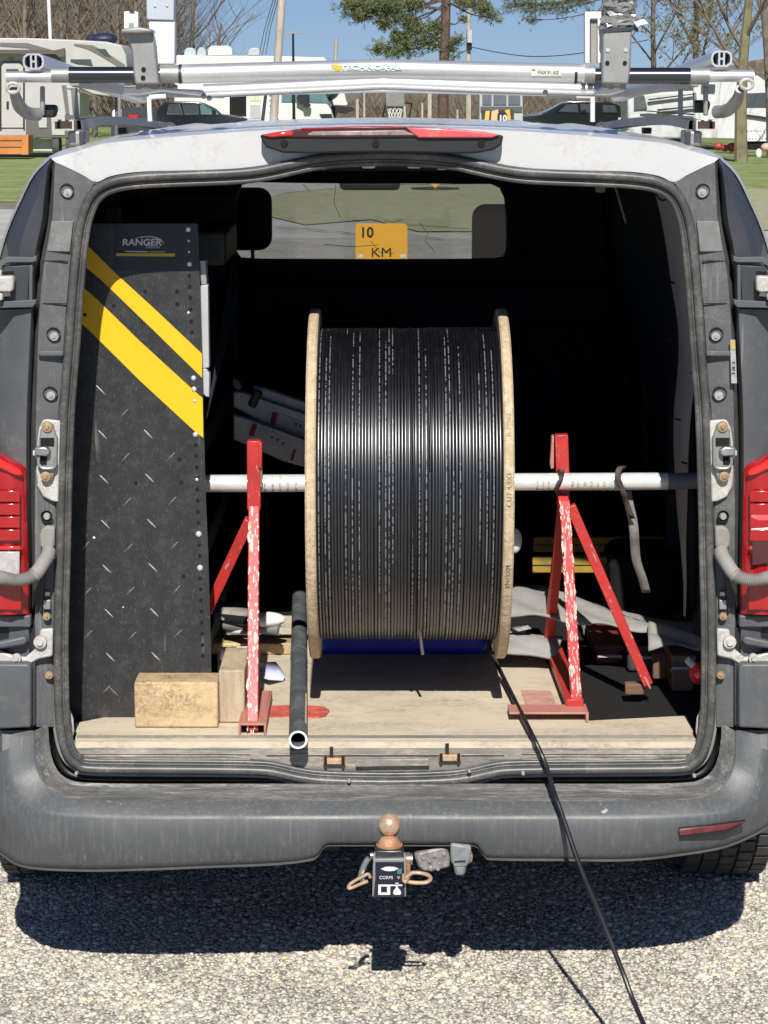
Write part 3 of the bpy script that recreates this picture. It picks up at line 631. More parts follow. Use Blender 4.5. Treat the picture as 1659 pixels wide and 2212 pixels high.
for x in (614, 812, 1040):
    MB().lathe([(0, 0), (.0075, 0), (.0075, .004)], at(x, 309, -.049), 'y', 16).build('screw_hole', M['hole'], bl)

# --- rear bumper: U-shaped shell
A_ = [(104,1566),(106,1600),(112,1636),(126,1666),(150,1684),(190,1691),(300,1693),(450,1693),(640,1693),(831.5,1692)]
A2 = [(98,1566),(100,1604),(107,1642),(122,1674),(148,1692),(190,1698),(300,1699),(450,1699),(640,1699),(831.5,1698)]
Bx = [(76,1578),(76,1620),(82,1660),(100,1696),(130,1719),(180,1727),(300,1730),(450,1730),(640,1730),(831.5,1729)]
B1 = [(73,1578),(72,1620),(77,1662),(96,1700),(128,1723),(180,1731),(300,1734),(450,1734),(640,1734),(831.5,1733)]
Cx = [(24,1578),(24,1630),(34,1690),(60,1730),(100,1750),(180,1757),(300,1760),(450,1760),(640,1760),(831.5,1759)]
C2 = [(4,1578),(6,1640),(14,1706),(44,1744),(94,1762),(180,1768),(300,1771),(450,1771),(640,1771),(831.5,1770)]
Dx = [(-26,1578),(-24,1650),(-14,1714),(18,1756),(88,1790),(180,1806),(300,1814),(450,1814),(640,1814),(831.5,1814)]
D2 = [(-40,1578),(-34,1672),(-24,1738),(6,1772),(88,1810),(180,1828),(300,1842),(450,1843),(640,1840),(831.5,1820)]
D2L = [(-40,1578),(-36,1700),(-28,1786),(12,1832),(66,1856),(180,1863),(300,1862),(450,1857),(640,1848),(831.5,1820)]
D3L = [(-40,1578),(-38,1715),(-30,1804),(10,1848),(60,1871),(180,1878),(300,1876),(450,1870),(640,1860),(831.5,1824)]
DxL = [(-26,1578),(-24,1670),(-16,1750),(18,1792),(76,1816),(180,1822),(300,1822),(450,1820),(640,1816),(831.5,1814)]
D3 = [(-40,1578),(-36,1684),(-26,1750),(6,1785),(88,1824),(180,1842),(300,1855),(450,1855),(640,1851),(831.5,1824)]
yC = [-.03,-.05,-.07,-.10,-.125,-.14,-.15,-.155,-.16,-.16]
def bring(P, Y, PL=None):
    Q = (PL or P) + mir(P[:-1])[::-1]
    if isinstance(Y, (int, float)): YY = [Y] * len(Q)
    else: YY = list(Y) + list(Y[:-1])[::-1]
    return crom([at(p[0], p[1], y) for p, y in zip(Q, YY)], 5)
yA = [-.018]*10; yB = [-.045,-.052,-.062,-.08,-.10,-.115,-.12,-.122,-.125,-.125]
yD = [.06,.03,-.01,-.06,-.11,-.145,-.158,-.163,-.168,-.168]; yE = [.08,.06,.03,-.04,-.10,-.135,-.150,-.156,-.16,-.16]
# underside follows the cut-out over the tow bar
bp = MB(); ringsB = [bring(A_, yA), bring(A2, [y - .006 for y in yA]), bring(Bx, yB), bring(B1, [y - .004 for y in yB]), bring(Cx, yC), bring(C2, [y - .006 for y in yC]), bring(Dx, yD, DxL), bring(D2, yE, D2L), bring(D3, [y + .012 for y in yE], D3L), bring(D3, [y + .06 for y in yE], D3L)]
# stretch the outline of the cut-out: resample x and lift the bottom edge between pixels 683 and 1048
def cut_y(px):
    d = abs(px - 866) ; e = 183
    if d > e: return None
    return 1820 + max(0, (d - e + 26) / 26) ** 2 * 34
n0 = len(ringsB[0]); xs_fine = np.linspace(0, 1, 361)
def resamp(r):
    idx = xs_fine * (len(r) - 1); out = []
    for q in idx:
        i = int(min(q, len(r) - 2)); out.append(r[i].lerp(r[i + 1], q - i))
    return out
RB = [resamp(r) for r in ringsB]
ucam = {}
for j in range(361):
    v = RB[7][j]; u = 829.5 + v.x * F / (((v.y + 4.84)) * math.cos(TH) + (2 - v.z) * math.sin(TH))
    cy = cut_y(u)
    if cy is not None:
        for ri, off, ylim in ((7, 0, None), (8, 3, None), (9, 4, None)):
            w_ = RB[ri][j]; q = at(u, cy + off, w_.y)
            if q.z > w_.z: RB[ri][j] = Vector((w_.x, w_.y, q.z))
bumper_hi = MB().loft(RB[0:3]); bumper_hi.build('bumper_step', M['ledge'], van, ang=40)
bmp = MB().loft(RB[2:]).build('rear_bumper', M['bumper'], van, ang=75)
MB().loft([RB[8], [v + Vector((0, -.004, -.004)) for v in RB[8]], [v + Vector((0, .02, -.010)) for v in RB[8]]]).build('bumper_lower_lip', mat('dusty_underlip', (.055, .053, .05), .8, var=.25, scale=10), van, ang=60)
MB().loft([[v + Vector((0, 0.01, .004)) for v in RB[0]], [v + Vector((0, .035, .0)) for v in RB[0]], [v + Vector((0, .05, .03)) for v in RB[0]]]).build('bumper_backing', M['black'], van)
# reflector slots
for k, fn in enumerate(BOTH[:1]):
    P = fn([(1467,1790),(1540,1783),(1612,1773),(1600,1784),(1566,1801),(1520,1807),(1469,1809)])
    Ys = [-.156,-.142,-.12,-.12,-.13,-.142,-.156]
    q = MB(); q.prism([at(p[0], p[1], y - .006) for p, y in zip(P, Ys)], (0, .012, 0)); rf = q.build('reflector_slot', M['black'], van, bevel=.002)
    c = [(P[0][0], P[0][1] + 3), (P[1][0], P[1][1] + 2), (P[2][0], P[2][1] + 2), (P[4][0], P[4][1] - 8), (P[6][0], P[6][1] - 4)]
    q = MB(); q.prism([at(p[0], p[1], y - .009) for p, y in zip(c, (Ys[0], Ys[1], Ys[2], Ys[4], Ys[6]))], (0, .006, 0)); q.build('red_reflector', mat('dull_reflector', (.17, .03, .035), .3, var=.3, scale=40) if k == 0 else mat('dull_red_reflector', (.30, .035, .04), .3, var=.3, scale=40), rf, bevel=.001)
for x, y in ((754, 1687), (165, 1671), (1500, 1676), (1130, 1671), (1014, 1666)):
    MB().lathe([(0, -.006), (.003, -.005), (.0045, 0), (.0045, .006)], at(x, y, -.03), 'y', 10).build('bumper_fastener', M['bolt'], van)

# --- load sill
xs = [166,220,300,400,480,560,600,650,720,831.5]
def sill(P): return crom([at(p[0], p[1], p[2]) for p in P + [(1663 - q[0], q[1], q[2]) for q in P[:-1]][::-1]], 4)
s0 = sill([(x, 1588, .05) for x in xs]); s1 = sill([(x, 1606, .02) for x in xs]); s2 = sill([(x, 1622, .0) for x in xs])
s3 = sill([(x, 1634 + (0 if x < 480 else min(6, (x - 480) / 12)), -.004) for x in xs]); s4 = sill([(x, y, .004) for x, y in zip(xs, (1650,1650,1651,1652,1652,1655,1660,1668,1674,1676))])
s5 = [v + Vector((0, .02, -.01)) for v in s4]
MB().loft([s0, s1, s2, s3, s4, s5], flip=False).build('sill_cover', M['sill'], van, ang=30)
for i, (ya, YY) in enumerate(((1611, .010), (1617, .0045), (1628, -.004), (1640, -.004), (1646, -.002))):
    for a, b in ((172, 540), (1128, 1492)):
        pts = [at(x, ya + .4 * math.sin(x * .05), YY) for x in np.linspace(a, b, 12)]
        MB().tube(pts, .0018, 6).build('sill_rib', M['sill'], van)
MB().tube([at(x, 1630, -.006) for x in (575, 640, 1020, 1090)], .002, 6).build('sill_rib', M['sill'], van)
for x, y in ((722, 1645), (972, 1638)):
    st = MB().pp([(x-24,y-8),(x+24,y-8),(x+24,y+9),(x-24,y+9)], -.012, .012).build('floor_striker', M['rust'], van, bevel=.002)
    MB().pp([(x-16,y-6),(x+15,y-6),(x+15,y+6),(x-16,y+6)], -.017, .006).build('striker_face', mat('orange_scraped_steel', (.56, .38, .24), .5, .3, var=.3, scale=60) if x < 800 else bpy.data.materials['orange_scraped_steel'], st, bevel=.001)
    for dx in (-19, 19): MB().pp([(x+dx-3,y-9),(x+dx+3,y-9),(x+dx+3,y+8),(x+dx-3,y+8)], -.019, .006).build('striker_slot', M['hole'], st)
    MB().pp([(x-10,y-30),(x-2,y-30),(x-2,y-10),(x-10,y-10)], -.010, .008).build('striker_tongue', M['black'], st)
MB().pp([(768,1641),(926,1639),(928,1655),(768,1657)], -.014, .008).build('sill_plate', M['sill'], van, bevel=.002)
# ================================================================ CARGO
ZF = .585
def floor_pt(px, py, z=ZF): return atz(px, py, z)
# ply sheet on the load floor
PLY = [(163,1603),(1508,1603),(1482,1546),(1268,1557),(1170,1416),(1060,1330),(600,1330),(470,1350),(470,1500),(163,1562)]
pb = [floor_pt(x, y) for x, y in PLY]
ply = MB().prism([v for v in pb], (0, 0, -.018)).build('plywood_sheet', M['ply'], None, smooth=False)
props(ply, 'worn pale plywood sheet covering the load floor of the van', 'plywood')
st = MB().prism([floor_pt(x, y, ZF + .0035) for x, y in ((575,1525),(640,1522),(700,1526),(712,1534),(704,1545),(690,1549),(640,1546),(572,1548))], (0, 0, -.003)).build('paint_stain', M['red_stain'], ply)
st2 = MB().prism([floor_pt(x, y, ZF + .0035) for x, y in ((1125,1490),(1190,1492),(1205,1530),(1140,1532))], (0, 0, -.003)).build('paint_stain', mat('pink_paint_film', (.50, .28, .22), .75, var=.2, scale=30), ply)
box_part('load_floor', (-.80, .06, .53), (.80, 2.8, .562), M['hole'], van)

# --- cable reel
RX0, RX1 = at(658, 1037, .02).x, at(1113, 1037, .02).x
RC = Vector(((RX0 + RX1) / 2, .425, 1.094)); FR = .411
reel = thing('cable_reel', 'large wooden-flanged reel wound full of black cable, held up on a pipe', 'cable reel', RC)
TWIST = R(.55)
inner0 = RX0 + .0245; inner1 = RX1 - .0255
for x, sg in ((RX0 + .0118, -1), (RX1 - .0125, 1)):
    f = MB(); n = 96
    prof = [(.02, -.0115), (FR - .004, -.0115), (FR, -.0075), (FR, .0075), (FR - .004, .0115), (.02, .0115)]
    f.lathe([(r, h) for r, h in prof], (x, RC.y, RC.z), 'x', n); fo = f.build('flange', M['flange_wood'], reel, ang=30)
    hb = MB(); hb.lathe([(.03, -.006), (.05, -.006), (.05, .006), (.03, .006)], (x + sg * .018, RC.y, RC.z), 'x', 24); hb.build('hub_plate', M['steel'], fo)
    nmark = MB()
MB().lathe([(.30, inner0), (.352, inner0), (.352, inner1), (.30, inner1)], (0, RC.y, RC.z), 'x', 48).build('cable_core', M['black'], reel)
NT = 55; pitch = (inner1 - inner0) / NT; CR = .3655
tor = MB(); n = 144; k = 14
vs = []; fs = []
for i in range(n):
    a = 2 * math.pi * i / n
    for j in range(k):
        b = 2 * math.pi * j / k; rad = (CR - pitch * .5) + pitch * .5 * math.cos(b)
        cb, sb_ = math.cos(b), math.sin(b); rad = (CR - pitch * .5) + pitch * .5 * math.copysign(abs(cb) ** .8, cb)
        vs.append((pitch * .485 * math.copysign(abs(sb_) ** .8, sb_), rad * math.sin(a), rad * math.cos(a)))
for i in range(n):
    for j in range(k):
        fs.append((i * k + j, i * k + (j + 1) % k, ((i + 1) % n) * k + (j + 1) % k, ((i + 1) % n) * k + j))
tor.add(vs, fs); me = bpy.data.meshes.new('cable_turn'); me.from_pydata(tor.v, [], tor.f); me.update()
me.polygons.foreach_set('use_smooth', [True] * len(me.polygons)); me.materials.append(M['cable'])
for i in range(NT):
    x = inner0 + pitch * (i + .5); step = 0.0 if i < 33 else .003
    dx = random.uniform(-.0004, .0004)
    o = link_mesh('cable_turn', me, reel, (x + dx, RC.y, RC.z), (random.uniform(0, 6.28), 0, random.uniform(-.0020, .0020)))
    o.color = (1.0 if (i * 9 // 5) % 3 != 1 and i % 2 == 0 or i % 9 == 3 else 0.0, random.random(), 0, 1)
    s_ = 1 + random.uniform(-.0022, .0022) + step; o.scale = (1, s_, s_)
MB().tube([Vector((RC.x + .004 + (.012 * t if t < .75 else .009 + .05 * (t - .75) ** 2), RC.y - math.cos(a) * (CR + .0022), RC.z + math.sin(a) * (CR + .0022))) for t, a in ((k_ / 40, R(88 - 165 * k_ / 40)) for k_ in range(41))], .0036, 8).build('crossing_strand', bpy.data.materials.get('strand_black') or mat('strand_black', (.006, .006, .008), .33), reel, ang=80)
MB().tube([Vector((RC.x + .055 - .010 * t, RC.y - math.cos(a) * (CR + .0016), RC.z + math.sin(a) * (CR + .0016))) for t, a in ((k_ / 30, R(84 - 70 * k_ / 30)) for k_ in range(31))], .0034, 8).build('crossing_strand', bpy.data.materials['strand_black'], reel, ang=80)
# loose end hanging below the windings
MB().tube(crom([at(905, 1120, .055), at(893, 960, .05), at(897, 1050, .048), at(905, 1200, .07), at(905, 1330, .19), at(908, 1372, .23), at(913, 1414, .235)], 5)[22:], .0038, 8).build('loose_cable_end', mat('dusty_cable_end', (.10, .09, .075), .5), reel)
# writing along the flange rims
cp = bpy.data.materials.new('pencil_ink'); cp.use_nodes = True; cp.node_tree.nodes['Principled BSDF'].inputs['Base Color'].default_value = (.20, .16, .12, 1)
for a0, txt in ((28, 'R 29962'), (8, 'CUT 4,9X1'), (-20, '1N19XM')):
    a = R(a0); p = Vector((RX1 - .0125, RC.y - math.cos(a) * (FR + .0006), RC.z + math.sin(a) * (FR + .0006)))
    q = Matrix.Rotation(-a, 3, 'X') @ Matrix.Rotation(R(90), 3, 'X')
    o = text_part('rim_writing', txt, p, .016, cp, reel, rot=(0, 0, 0), ext=.0002)
    o.rotation_euler = (q @ Matrix.Rotation(R(90), 3, 'Z')).to_euler()
o = None
# --- axle pipe
AZ = RC.z; AX0 = at(380, 1037, .425).x; AX1 = at(1442, 1030, .425).x; AX2 = at(1530, 1028, .425).x
axl = thing('axle_pipe', 'white galvanised pipe running through the cable reel across both red stands', 'pipe', (0, .425, AZ))
MB().cyl((AX0, .425, AZ), (AX1, .425, AZ + .006), .0205, 24).build('pipe', M['galv'], axl)
MB().cyl((AX1, .425, AZ + .006), (AX2, .425, AZ + .0075), .0195, 24).build('dark_sleeve', mat('grey_sleeve', (.16, .17, .19), .4), axl)
for x in (573, 590, 606, 622, 640, 1160, 1172, 1184, 1236, 1248, 1262, 1276, 1290, 1304, 1320, 1330):
    xx = at(x, 1037, .425).x; wd = random.uniform(.003, .007)
    MB().lathe([(.02075, -wd / 2), (.02075, wd / 2)], (xx, .425, AZ + (.004 if x > 900 else .001)), 'x', 24).build('printed_mark', mat('pipe_print', (.42, .42, .36), .5, var=.5, scale=160) if 'pipe_print' not in bpy.data.materials else bpy.data.materials['pipe_print'], axl)
# --- brown straps
def strap(name, pts, w, m, label):
    s_ = MB(); P = crom(pts, 4)
    L_ = [p + Vector((-w / 2, 0, 0)) for p in P]; Rr = [p + Vector((w / 2, .002, 0)) for p in P]
    s_.loft([L_, Rr]); o = s_.build(name, m, None, solid=.002); props(o, label, 'strap'); return o
strap('tie_strap', [at(1205,1020,.44), at(1214,1014,.39), at(1213,1028,.395), at(1208,1042,.395), at(1202,1058,.41), at(1206,1064,.43), at(1210,1050,.455)], .011, M['strap'], 'short brown strap knotted round the pipe at the right-hand red stand')
strap('hanging_strap', [at(1340,1016,.45), at(1346,1008,.42), at(1338,1012,.39), at(1335,1030,.385), at(1340,1048,.39), at(1348,1068,.40), at(1353,1085,.42), at(1366,1120,.44)], .014, M['strap'], 'dark strap looped over the white pipe near its dark sleeve')
strap('webbing_strap', [at(1354,1060,.45), at(1358,1085,.45), at(1366,1120,.46), at(1370,1150,.47), at(1372,1185,.5), at(1376,1215,.52), at(1388,1250,.55), at(1396,1280,.58)], .022, M['strap_grey'], 'pale grey webbing strap hanging down behind the white pipe')

# --- red stands
def channel(mb, a, b, w, d, t=.004, up=(0, 1, 0)):
    """C-channel from a to b: web faces 'up' side"""
    a = Vector(a); b = Vector(b); dr = (b - a).normalized(); u = Vector(up); x = dr.cross(u).normalized(); y = x.cross(dr).normalized()
    for ox, oy, ww, hh in ((0, 0, w, t), (-w / 2 + t / 2, d / 2 + t / 2 + .0001, t, d), (w / 2 - t / 2, d / 2 + t / 2 + .0001, t, d)):
        P = [p + x * (ox + sx * ww / 2) + y * (oy + sy * hh / 2) for p in (a, b) for sx, sy in ((-1, -1), (1, -1), (1, 1), (-1, 1))]
        mb.add(P, [(0, 1, 2, 3)[::-1], (4, 5, 6, 7), (0, 1, 5, 4), (1, 2, 6, 5), (2, 3, 7, 6), (3, 0, 4, 7)])
def edge_wear(mb, a, b, w, y0, n, rad, seed):
    rnd = random.Random(seed)
    a = Vector(a); b = Vector(b)
    for i in range(n):
        t = rnd.random(); p = a.lerp(b, t); p = p + Vector((rnd.choice((-1, 1)) * (1 - rnd.random() ** 1.6) * w * .46, y0, 0))
        d = (b - a).normalized(); x = Vector((1, 0, 0)); kk = math.exp(rnd.gauss(-.35, .55)); r1 = rad * kk * rnd.uniform(.6, 1.2); r2 = rad * kk * rnd.uniform(1.0, 3.4)
        k_ = 9; ring = [p + x * r1 * .6 * math.cos(6.283 * j / k_) * rnd.uniform(.7, 1.2) + d * r2 * math.sin(6.283 * j / k_) * rnd.uniform(.7, 1.2) for j in range(k_)]
        mb.add(ring, [tuple(range(k_))])
M['chip'] = mat('bare_chipped_steel', (.68, .42, .37), .5, .1, var=.2, scale=60)
def red_stand(label, post_top, post_bot, leg_top, leg_bot, w, brace, base_pts, cap_y, chips):
    t_ = thing('reel_stand', label, 'stand', leg_bot, 'red steel reel stands')
    tp, bt = Vector(post_top), Vector(post_bot)
    p = MB(); p.bar(tp, bt, w, .030, (0, 1, 0)); p.build('post', M['red_paint'], t_, bevel=.002)
    l = MB(); l.bar(leg_top, leg_bot, w * .80, .022, (0, 1, 0)); lg = l.build('leg', M['red_paint'], t_, bevel=.002)
    chips = 130 if tp.x < 0 else 230
    e = MB(); edge_wear(e, leg_top, leg_bot, w * .80, -.0160 if tp.x < 0 else -.0132, chips, .0032, 3 if tp.x < 0 else 4)
    e.build('chipped_paint', M['chip'], lg, smooth=False, kind='stuff')
    # rear leg behind, in shade
    if tp.x > 0:
     lt = Vector(leg_top) + Vector((0, .025, 0)); rl = MB(); rl.bar(lt, (leg_bot[0] - .035 if tp.x > 0 else leg_bot[0] + .01, lt.y + .33, ZF + .02), w * .8, .022, (0, 1, 0)); rl.build('leg', M['red_paint'], t_, bevel=.002)
    b = MB(); b.bar(brace[0], brace[1], w * .78, .024, (0, 1, 0)); b.build('brace', M['red_paint'], t_, bevel=.002)
    return t_
# left stand
YT = .395
lt_ = red_stand('upright red steel stand at the left of the reel, beside the black conduit', at(549, 951, YT), at(549, 1100, YT), at(549, 1096, YT - .012), at(546, 1578, .075), .032,
          (at(540, 1122, YT + .01), at(447, 1320, .46)), None, 0, 420)
b0 = floor_pt(545, 1590); ch = MB(); ch.bmm((b0.x - .026, b0.y, ZF + .024), (b0.x + .026, .34, ZF + .029)); ch.bmm((b0.x - .031, b0.y + .001, ZF + .001), (b0.x - .026, .34, ZF + .029)); ch.bmm((b0.x + .026, b0.y + .001, ZF + .001), (b0.x + .031, .34, ZF + .029))
ch.build('base_channel', M['pink_rust'], lt_, bevel=.0015)
sb = MB(); sb.bar(at(562, 1005, YT - .002), at(563, 1052, YT - .002), .010, .020, (0, 1, 0)); sb.build('pipe_keeper', M['alu_dull'], lt_, bevel=.002)
pc = MB(); pc.bar(at(563, 955, YT - .004), at(562, 1010, YT - .004), .009, .032, (0, 1, 0)); pc.build('post_rib', M['red_paint'], lt_, bevel=.002)
# right stand
rt_ = red_stand('upright red steel stand to the right of the reel with a slanting brace', at(1212, 938, .462), at(1217, 1092, .462), at(1219, 1082, YT - .012), at(1247, 1548, .245), .031,
          (at(1232, 1092, YT), at(1400, 1478, .40)), None, 0, 420)
c0 = at(1196, 942, YT + .006); pr_ = MB(); pr_.pp([(1192,944),(1197,941),(1197,1012),(1190,1014),(1188,1000)], .455, .03); pr_.build('bent_side_plate', M['pink_rust'], rt_, bevel=.002)
bb = floor_pt(1270, 1560); bc = MB(); aL = floor_pt(1100, 1560)
bc.bmm((aL.x, bb.y, ZF + .018), (bb.x, bb.y + .07, ZF + .023)); bc.bmm((aL.x, bb.y + .066, ZF + .001), (bb.x, bb.y + .07, ZF + .0178)); bc.bmm((bb.x - .005, bb.y - .006, ZF + .001), (bb.x + .001, bb.y + .072, ZF + .024))
bc.build('base_channel', M['pink_rust'], rt_, bevel=.0015)
bm2 = MB(); bm2.bar((at(1225,1450,.45).x, bb.y + .05, ZF + .03), (at(1205,1400,.6).x, .75, ZF + .03), .04, .02); bm2.build('base_rail', M['red_paint'], rt_, bevel=.002)
for t_, q in ((lt_, at(549, 1064, YT - .002)),): pass

# --- black conduit lying over the sill
cd = thing('plastic_conduit', 'weathered dark pipe lying on the floor with its open end out over the sill', 'pipe', floor_pt(645, 1590))
p0 = at(644, 1598, -.075); p1 = at(647, 1285, 1.35); p1.z = max(p1.z, ZF + .023)
pts = [p0.lerp(p1, t) for t in (0, .2, .4, .6, .8, 1)]
ro = .0205; out = MB(); ri = .0160
out.tube(pts, ro, 24, cap=False)
d = (p1 - p0).normalized(); out.tube([p0, p0 + d * .3], ri, 24, cap=False); out.build('tube', M['pipe_dark'], cd)
# bright cut ring
x_ = d.cross(Vector((0, 0, 1))).normalized(); y_ = x_.cross(d).normalized(); rg = MB()
ring1 = [p0 - d * .0005 + (x_ * math.cos(a) + y_ * math.sin(a)) * ro for a in np.linspace(0, 2 * math.pi, 33)]; ring2 = [p0 - d * .0005 + (x_ * math.cos(a) + y_ * math.sin(a)) * ri for a in np.linspace(0, 2 * math.pi, 33)]
rg.loft([ring1, ring2], flip=True); rg.build('cut_rim', mat('bright_cut_rim', (.80, .78, .72), .5, var=.06), cd)
MB().tube([p0 + d * .29, p0 + d * .295], ri * .99, 16).build('bore_shadow_plug', M['black'], cd)
for t in (.50, .535): c = p0.lerp(p1, t); MB().tube([c - d * .004, c + d * .004], ro + .0012, 24).build('coupling_ring', M['pipe_dark'], cd)
e1 = p1 + d * .0; MB().ball(p1, ro, 16, 8).build('rounded_end', M['pipe_dark'], cd)
sc = MB(); P = []
for t, a in ((.06, .5), (.16, .45), (.24, .4)):
    c = p0.lerp(p1, t); P.append([c + (x_ * math.cos(aa) + y_ * math.sin(aa)) * (ro + .0006) for aa in (a - .0, a + .30)])
sc.loft([[q[0] for q in P], [q[1] for q in P]]); sc.build('scraped_patch', mat('tan_scrape', (.62, .48, .33), .7, var=.2), cd)

# --- pulled cable, running out over the bumper to the lower right
g_ = lambda x, y, Y: at(x, y, Y)
path = [at(1062, 1410, .36), floor_pt(1078, 1444, ZF + .03), floor_pt(1132, 1552, ZF + .02), floor_pt(1152, 1592, ZF + .014), at(1174, 1640, -.03), at(1188, 1680, -.07), at(1197, 1712, -.145), at(1216, 1765, -.19), at(1252, 1870, -.27), at(1300, 1985, -.37), at(1345, 2100, -.46), at(1390, 2212, -.55), Vector((.62, -.98, .02)), Vector((.80, -1.6, .01))]
pc_ = MB().tube(crom(path, 6), .0052, 10).build('pulled_cable', mat('dull_black_cable', (.012, .012, .014), .42, var=.3, scale=50), None)
props(pc_, 'black cable pulled off the reel, trailing over the bumper to the ground', 'cable')
pth2 = [floor_pt(1068, 1566, ZF + .008), floor_pt(1112, 1568, ZF + .01), floor_pt(1140, 1592, ZF + .010), at(1160, 1622, -.02), at(1176, 1655, -.045)]

# --- shelving unit
SY = .21
sh = thing('van_shelving', 'black steel van shelving at the left with yellow diagonal stripes on its end panel', 'shelving', at(310, 1562, SY))
PN = [(150,483),(427,483),(432,620),(437,770),(440,900),(444,1060),(450,1200),(455,1380),(459,1562),(150,1562)]
panel = MB().pp(PN, SY, .004).build('end_panel', M['shelf_black'], sh)
sd_ = MB(); sd_.bmm((at(426,500,SY).x - .002, SY + .0045, .6), (at(430,500,SY).x + .002, 1.9, .605))
# trays and uprights running forward
for z in (.66, .92, 1.18, 1.42):
    xr = at(440, 900, SY).x; tr = MB(); tr.bmm((-.76, SY + .03, z), (xr - .03, 1.9, z + .006)); tr.bmm((xr - .034, SY + .03, z - .05), (xr - .03, 1.9, z - .0005)); tr.build('shelf_tray', M['interior'], sh)
box_part('far_end_panel', (-.76, 1.9, .6), (at(440,900,SY).x - .03, 1.904, 1.7), M['interior'], sh)
dl = MB().pp([(247,484),(427,484),(428.5,585),(247,585)], SY - .0015, .001).build('shaded_top_decal', M['label_navy_shaded'], sh)  # real label area, its navy darkened to carry the shade there
text_part('brand_lettering', 'RANGER', at(306, 524, SY - .002), .020, M['white_ink'], dl, width=1.12, bold=.0006, shear=.1)
text_part('brand_lettering', 'DESIGN', at(330, 534, SY - .002), .007, M['white_ink'], dl, width=1.3, shear=.1)
sw = MB(); P = crom([at(x, y, SY - .0024) for x, y in ((291,516),(305,512),(325,511),(342,515),(350,521),(354,528))], 5); sw.tube(P, [.0004 + .0012 * math.sin(math.pi * i / (len(P) - 1)) for i in range(len(P))], 6); sw.build('brand_swoosh', M['white_ink'], dl)
MB().pp([(251,547),(378,547.5),(378,554),(251,553)], SY - .0024, .0008).build('yellow_bar', mat('dim_yellow_bar', (.62, .42, .04), .5), dl)
MB().pp([(270,542),(320,543),(320,545),(270,544)], SY - .0024, .0008).build('fine_print_bar', M['white_ink'], dl)
MB().pp([(323,543),(357,543),(357,545),(323,545)], SY - .0024, .0008).build('fine_print_bar', bpy.data.materials['dim_yellow_bar'], dl)
MB().pp([(163,506),(179,521),(247,588),(340,673),(436,764),(436.5,816),(330,712),(220,606),(173,567),(163,557)], SY - .0012, .001).build('yellow_stripe', M['yellow'], sh)
MB().pp([(160,603),(168,611),(211,648),(300,735),(396,823),(425,849),(437.5,860),(439,946),(420,931),(303,823),(200,721),(163,686),(160,683)], SY - .0012, .001).build('yellow_stripe', M['yellow'], sh)
hole_me = MB().lathe([(0, 0), (.0042, 0), (.0042, .0008)], (0, 0, 0), 'y', 12); hm = bpy.data.meshes.new('hole'); hm.from_pydata(hole_me.v, [], hole_me.f); hm.materials.append(M['hole'])
HL = [(409,595),(410,619),(411,643),(412,668),(413,694),(414,718)]
y = 961
while y < 1420: HL.append((423 + (y - 961) * .033, y)); y += 24
HL += [(313,629),(382,629),(383,657),(246,660),(388,992),(391,1042),(294,1043),(396,1245),(183,680)]
for x, y in HL: link_mesh('hole', hm, sh, at(x, y, SY - .0019))
rv = MB().lathe([(0, -.0035), (.004, -.0032), (.0068, -.001), (.0072, .001)], (0, 0, 0), 'y', 14); rm = bpy.data.meshes.new('rivet'); rm.from_pydata(rv.v, [], rv.f); rm.polygons.foreach_set('use_smooth', [True] * len(rm.polygons)); rm.materials.append(M['rivet'])
for x, y, s_ in ((406,495,.9),(407,520,.45),(408,544,.45),(409,570,.9),(418,817,.85),(419,841,.85),(420,866,.6),(422,939,.85),(425,1036,.6),(429,1154,1),(432,1227,1),(203,1162,.5),(407,676,.5),(266,1312,.3)):
    o = link_mesh('rivet', rm, sh, at(x, y, SY - .0012)); o.scale = (s_,) * 3
# raised tread bars: two directions
tm = MB(); P = [(-.015, 0), (-.009, .0012), (0, .0022), (.009, .0012), (.015, 0), (.009, -.0012), (0, -.0022), (-.009, -.0012)]
tm.add([(p[0], 0, p[1]) for p in P] + [(0, -.0028, 0)], [(i, (i + 1) % 8, 8) for i in range(8)]); tme = bpy.data.meshes.new('tread_bar'); tme.from_pydata(tm.v, [], [f[::-1] for f in tm.f]); tme.polygons.foreach_set('use_smooth', [True] * 8); tme.materials.append(M['tread'])
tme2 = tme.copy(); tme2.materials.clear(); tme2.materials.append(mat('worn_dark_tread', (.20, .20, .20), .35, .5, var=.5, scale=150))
DN = [(730,65),(745,390),(1075,385),(755,715),(1085,705),(765,1040),(1100,1035),(775,1365),(1110,1355),(790,1685),(1120,1680),(800,2005),(1130,2000)]
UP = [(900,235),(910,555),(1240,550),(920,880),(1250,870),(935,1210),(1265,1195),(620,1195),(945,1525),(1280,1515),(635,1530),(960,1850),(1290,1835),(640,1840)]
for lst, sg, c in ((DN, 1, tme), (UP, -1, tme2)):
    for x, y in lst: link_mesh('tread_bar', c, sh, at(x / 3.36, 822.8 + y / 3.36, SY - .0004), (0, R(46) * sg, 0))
for x, y, sg in ((435 - 0, 1494, 1), (230, 1489, -1), (343, 1497, -1)): link_mesh('tread_bar', tme2, sh, at(x if x < 400 else 246, y, SY - .0004), (0, R(46) * sg, 0))
MB().pp([(430,562),(444,562),(447,615),(434,616)], SY + .012, .05).build('side_angle', M['alu_dull'], sh, bevel=.002)
MB().pp([(433,617),(449,615),(452,794),(437,797)], SY + .012, .04).build('side_angle', M['grey_panel'], sh, bevel=.002)
MB().pp([(438,796),(446,797),(452,806),(452,858),(444,857),(439,850)], SY + .012, .04).build('side_angle', M['grey_panel'], sh, bevel=.002)
MB().add([at(452,856,SY+.06), at(500,560,1.3), at(500,700,1.3), at(446,905,SY+.06)], [(0,1,2,3)]).build('side_web', M['interior'], sh, solid=.003)
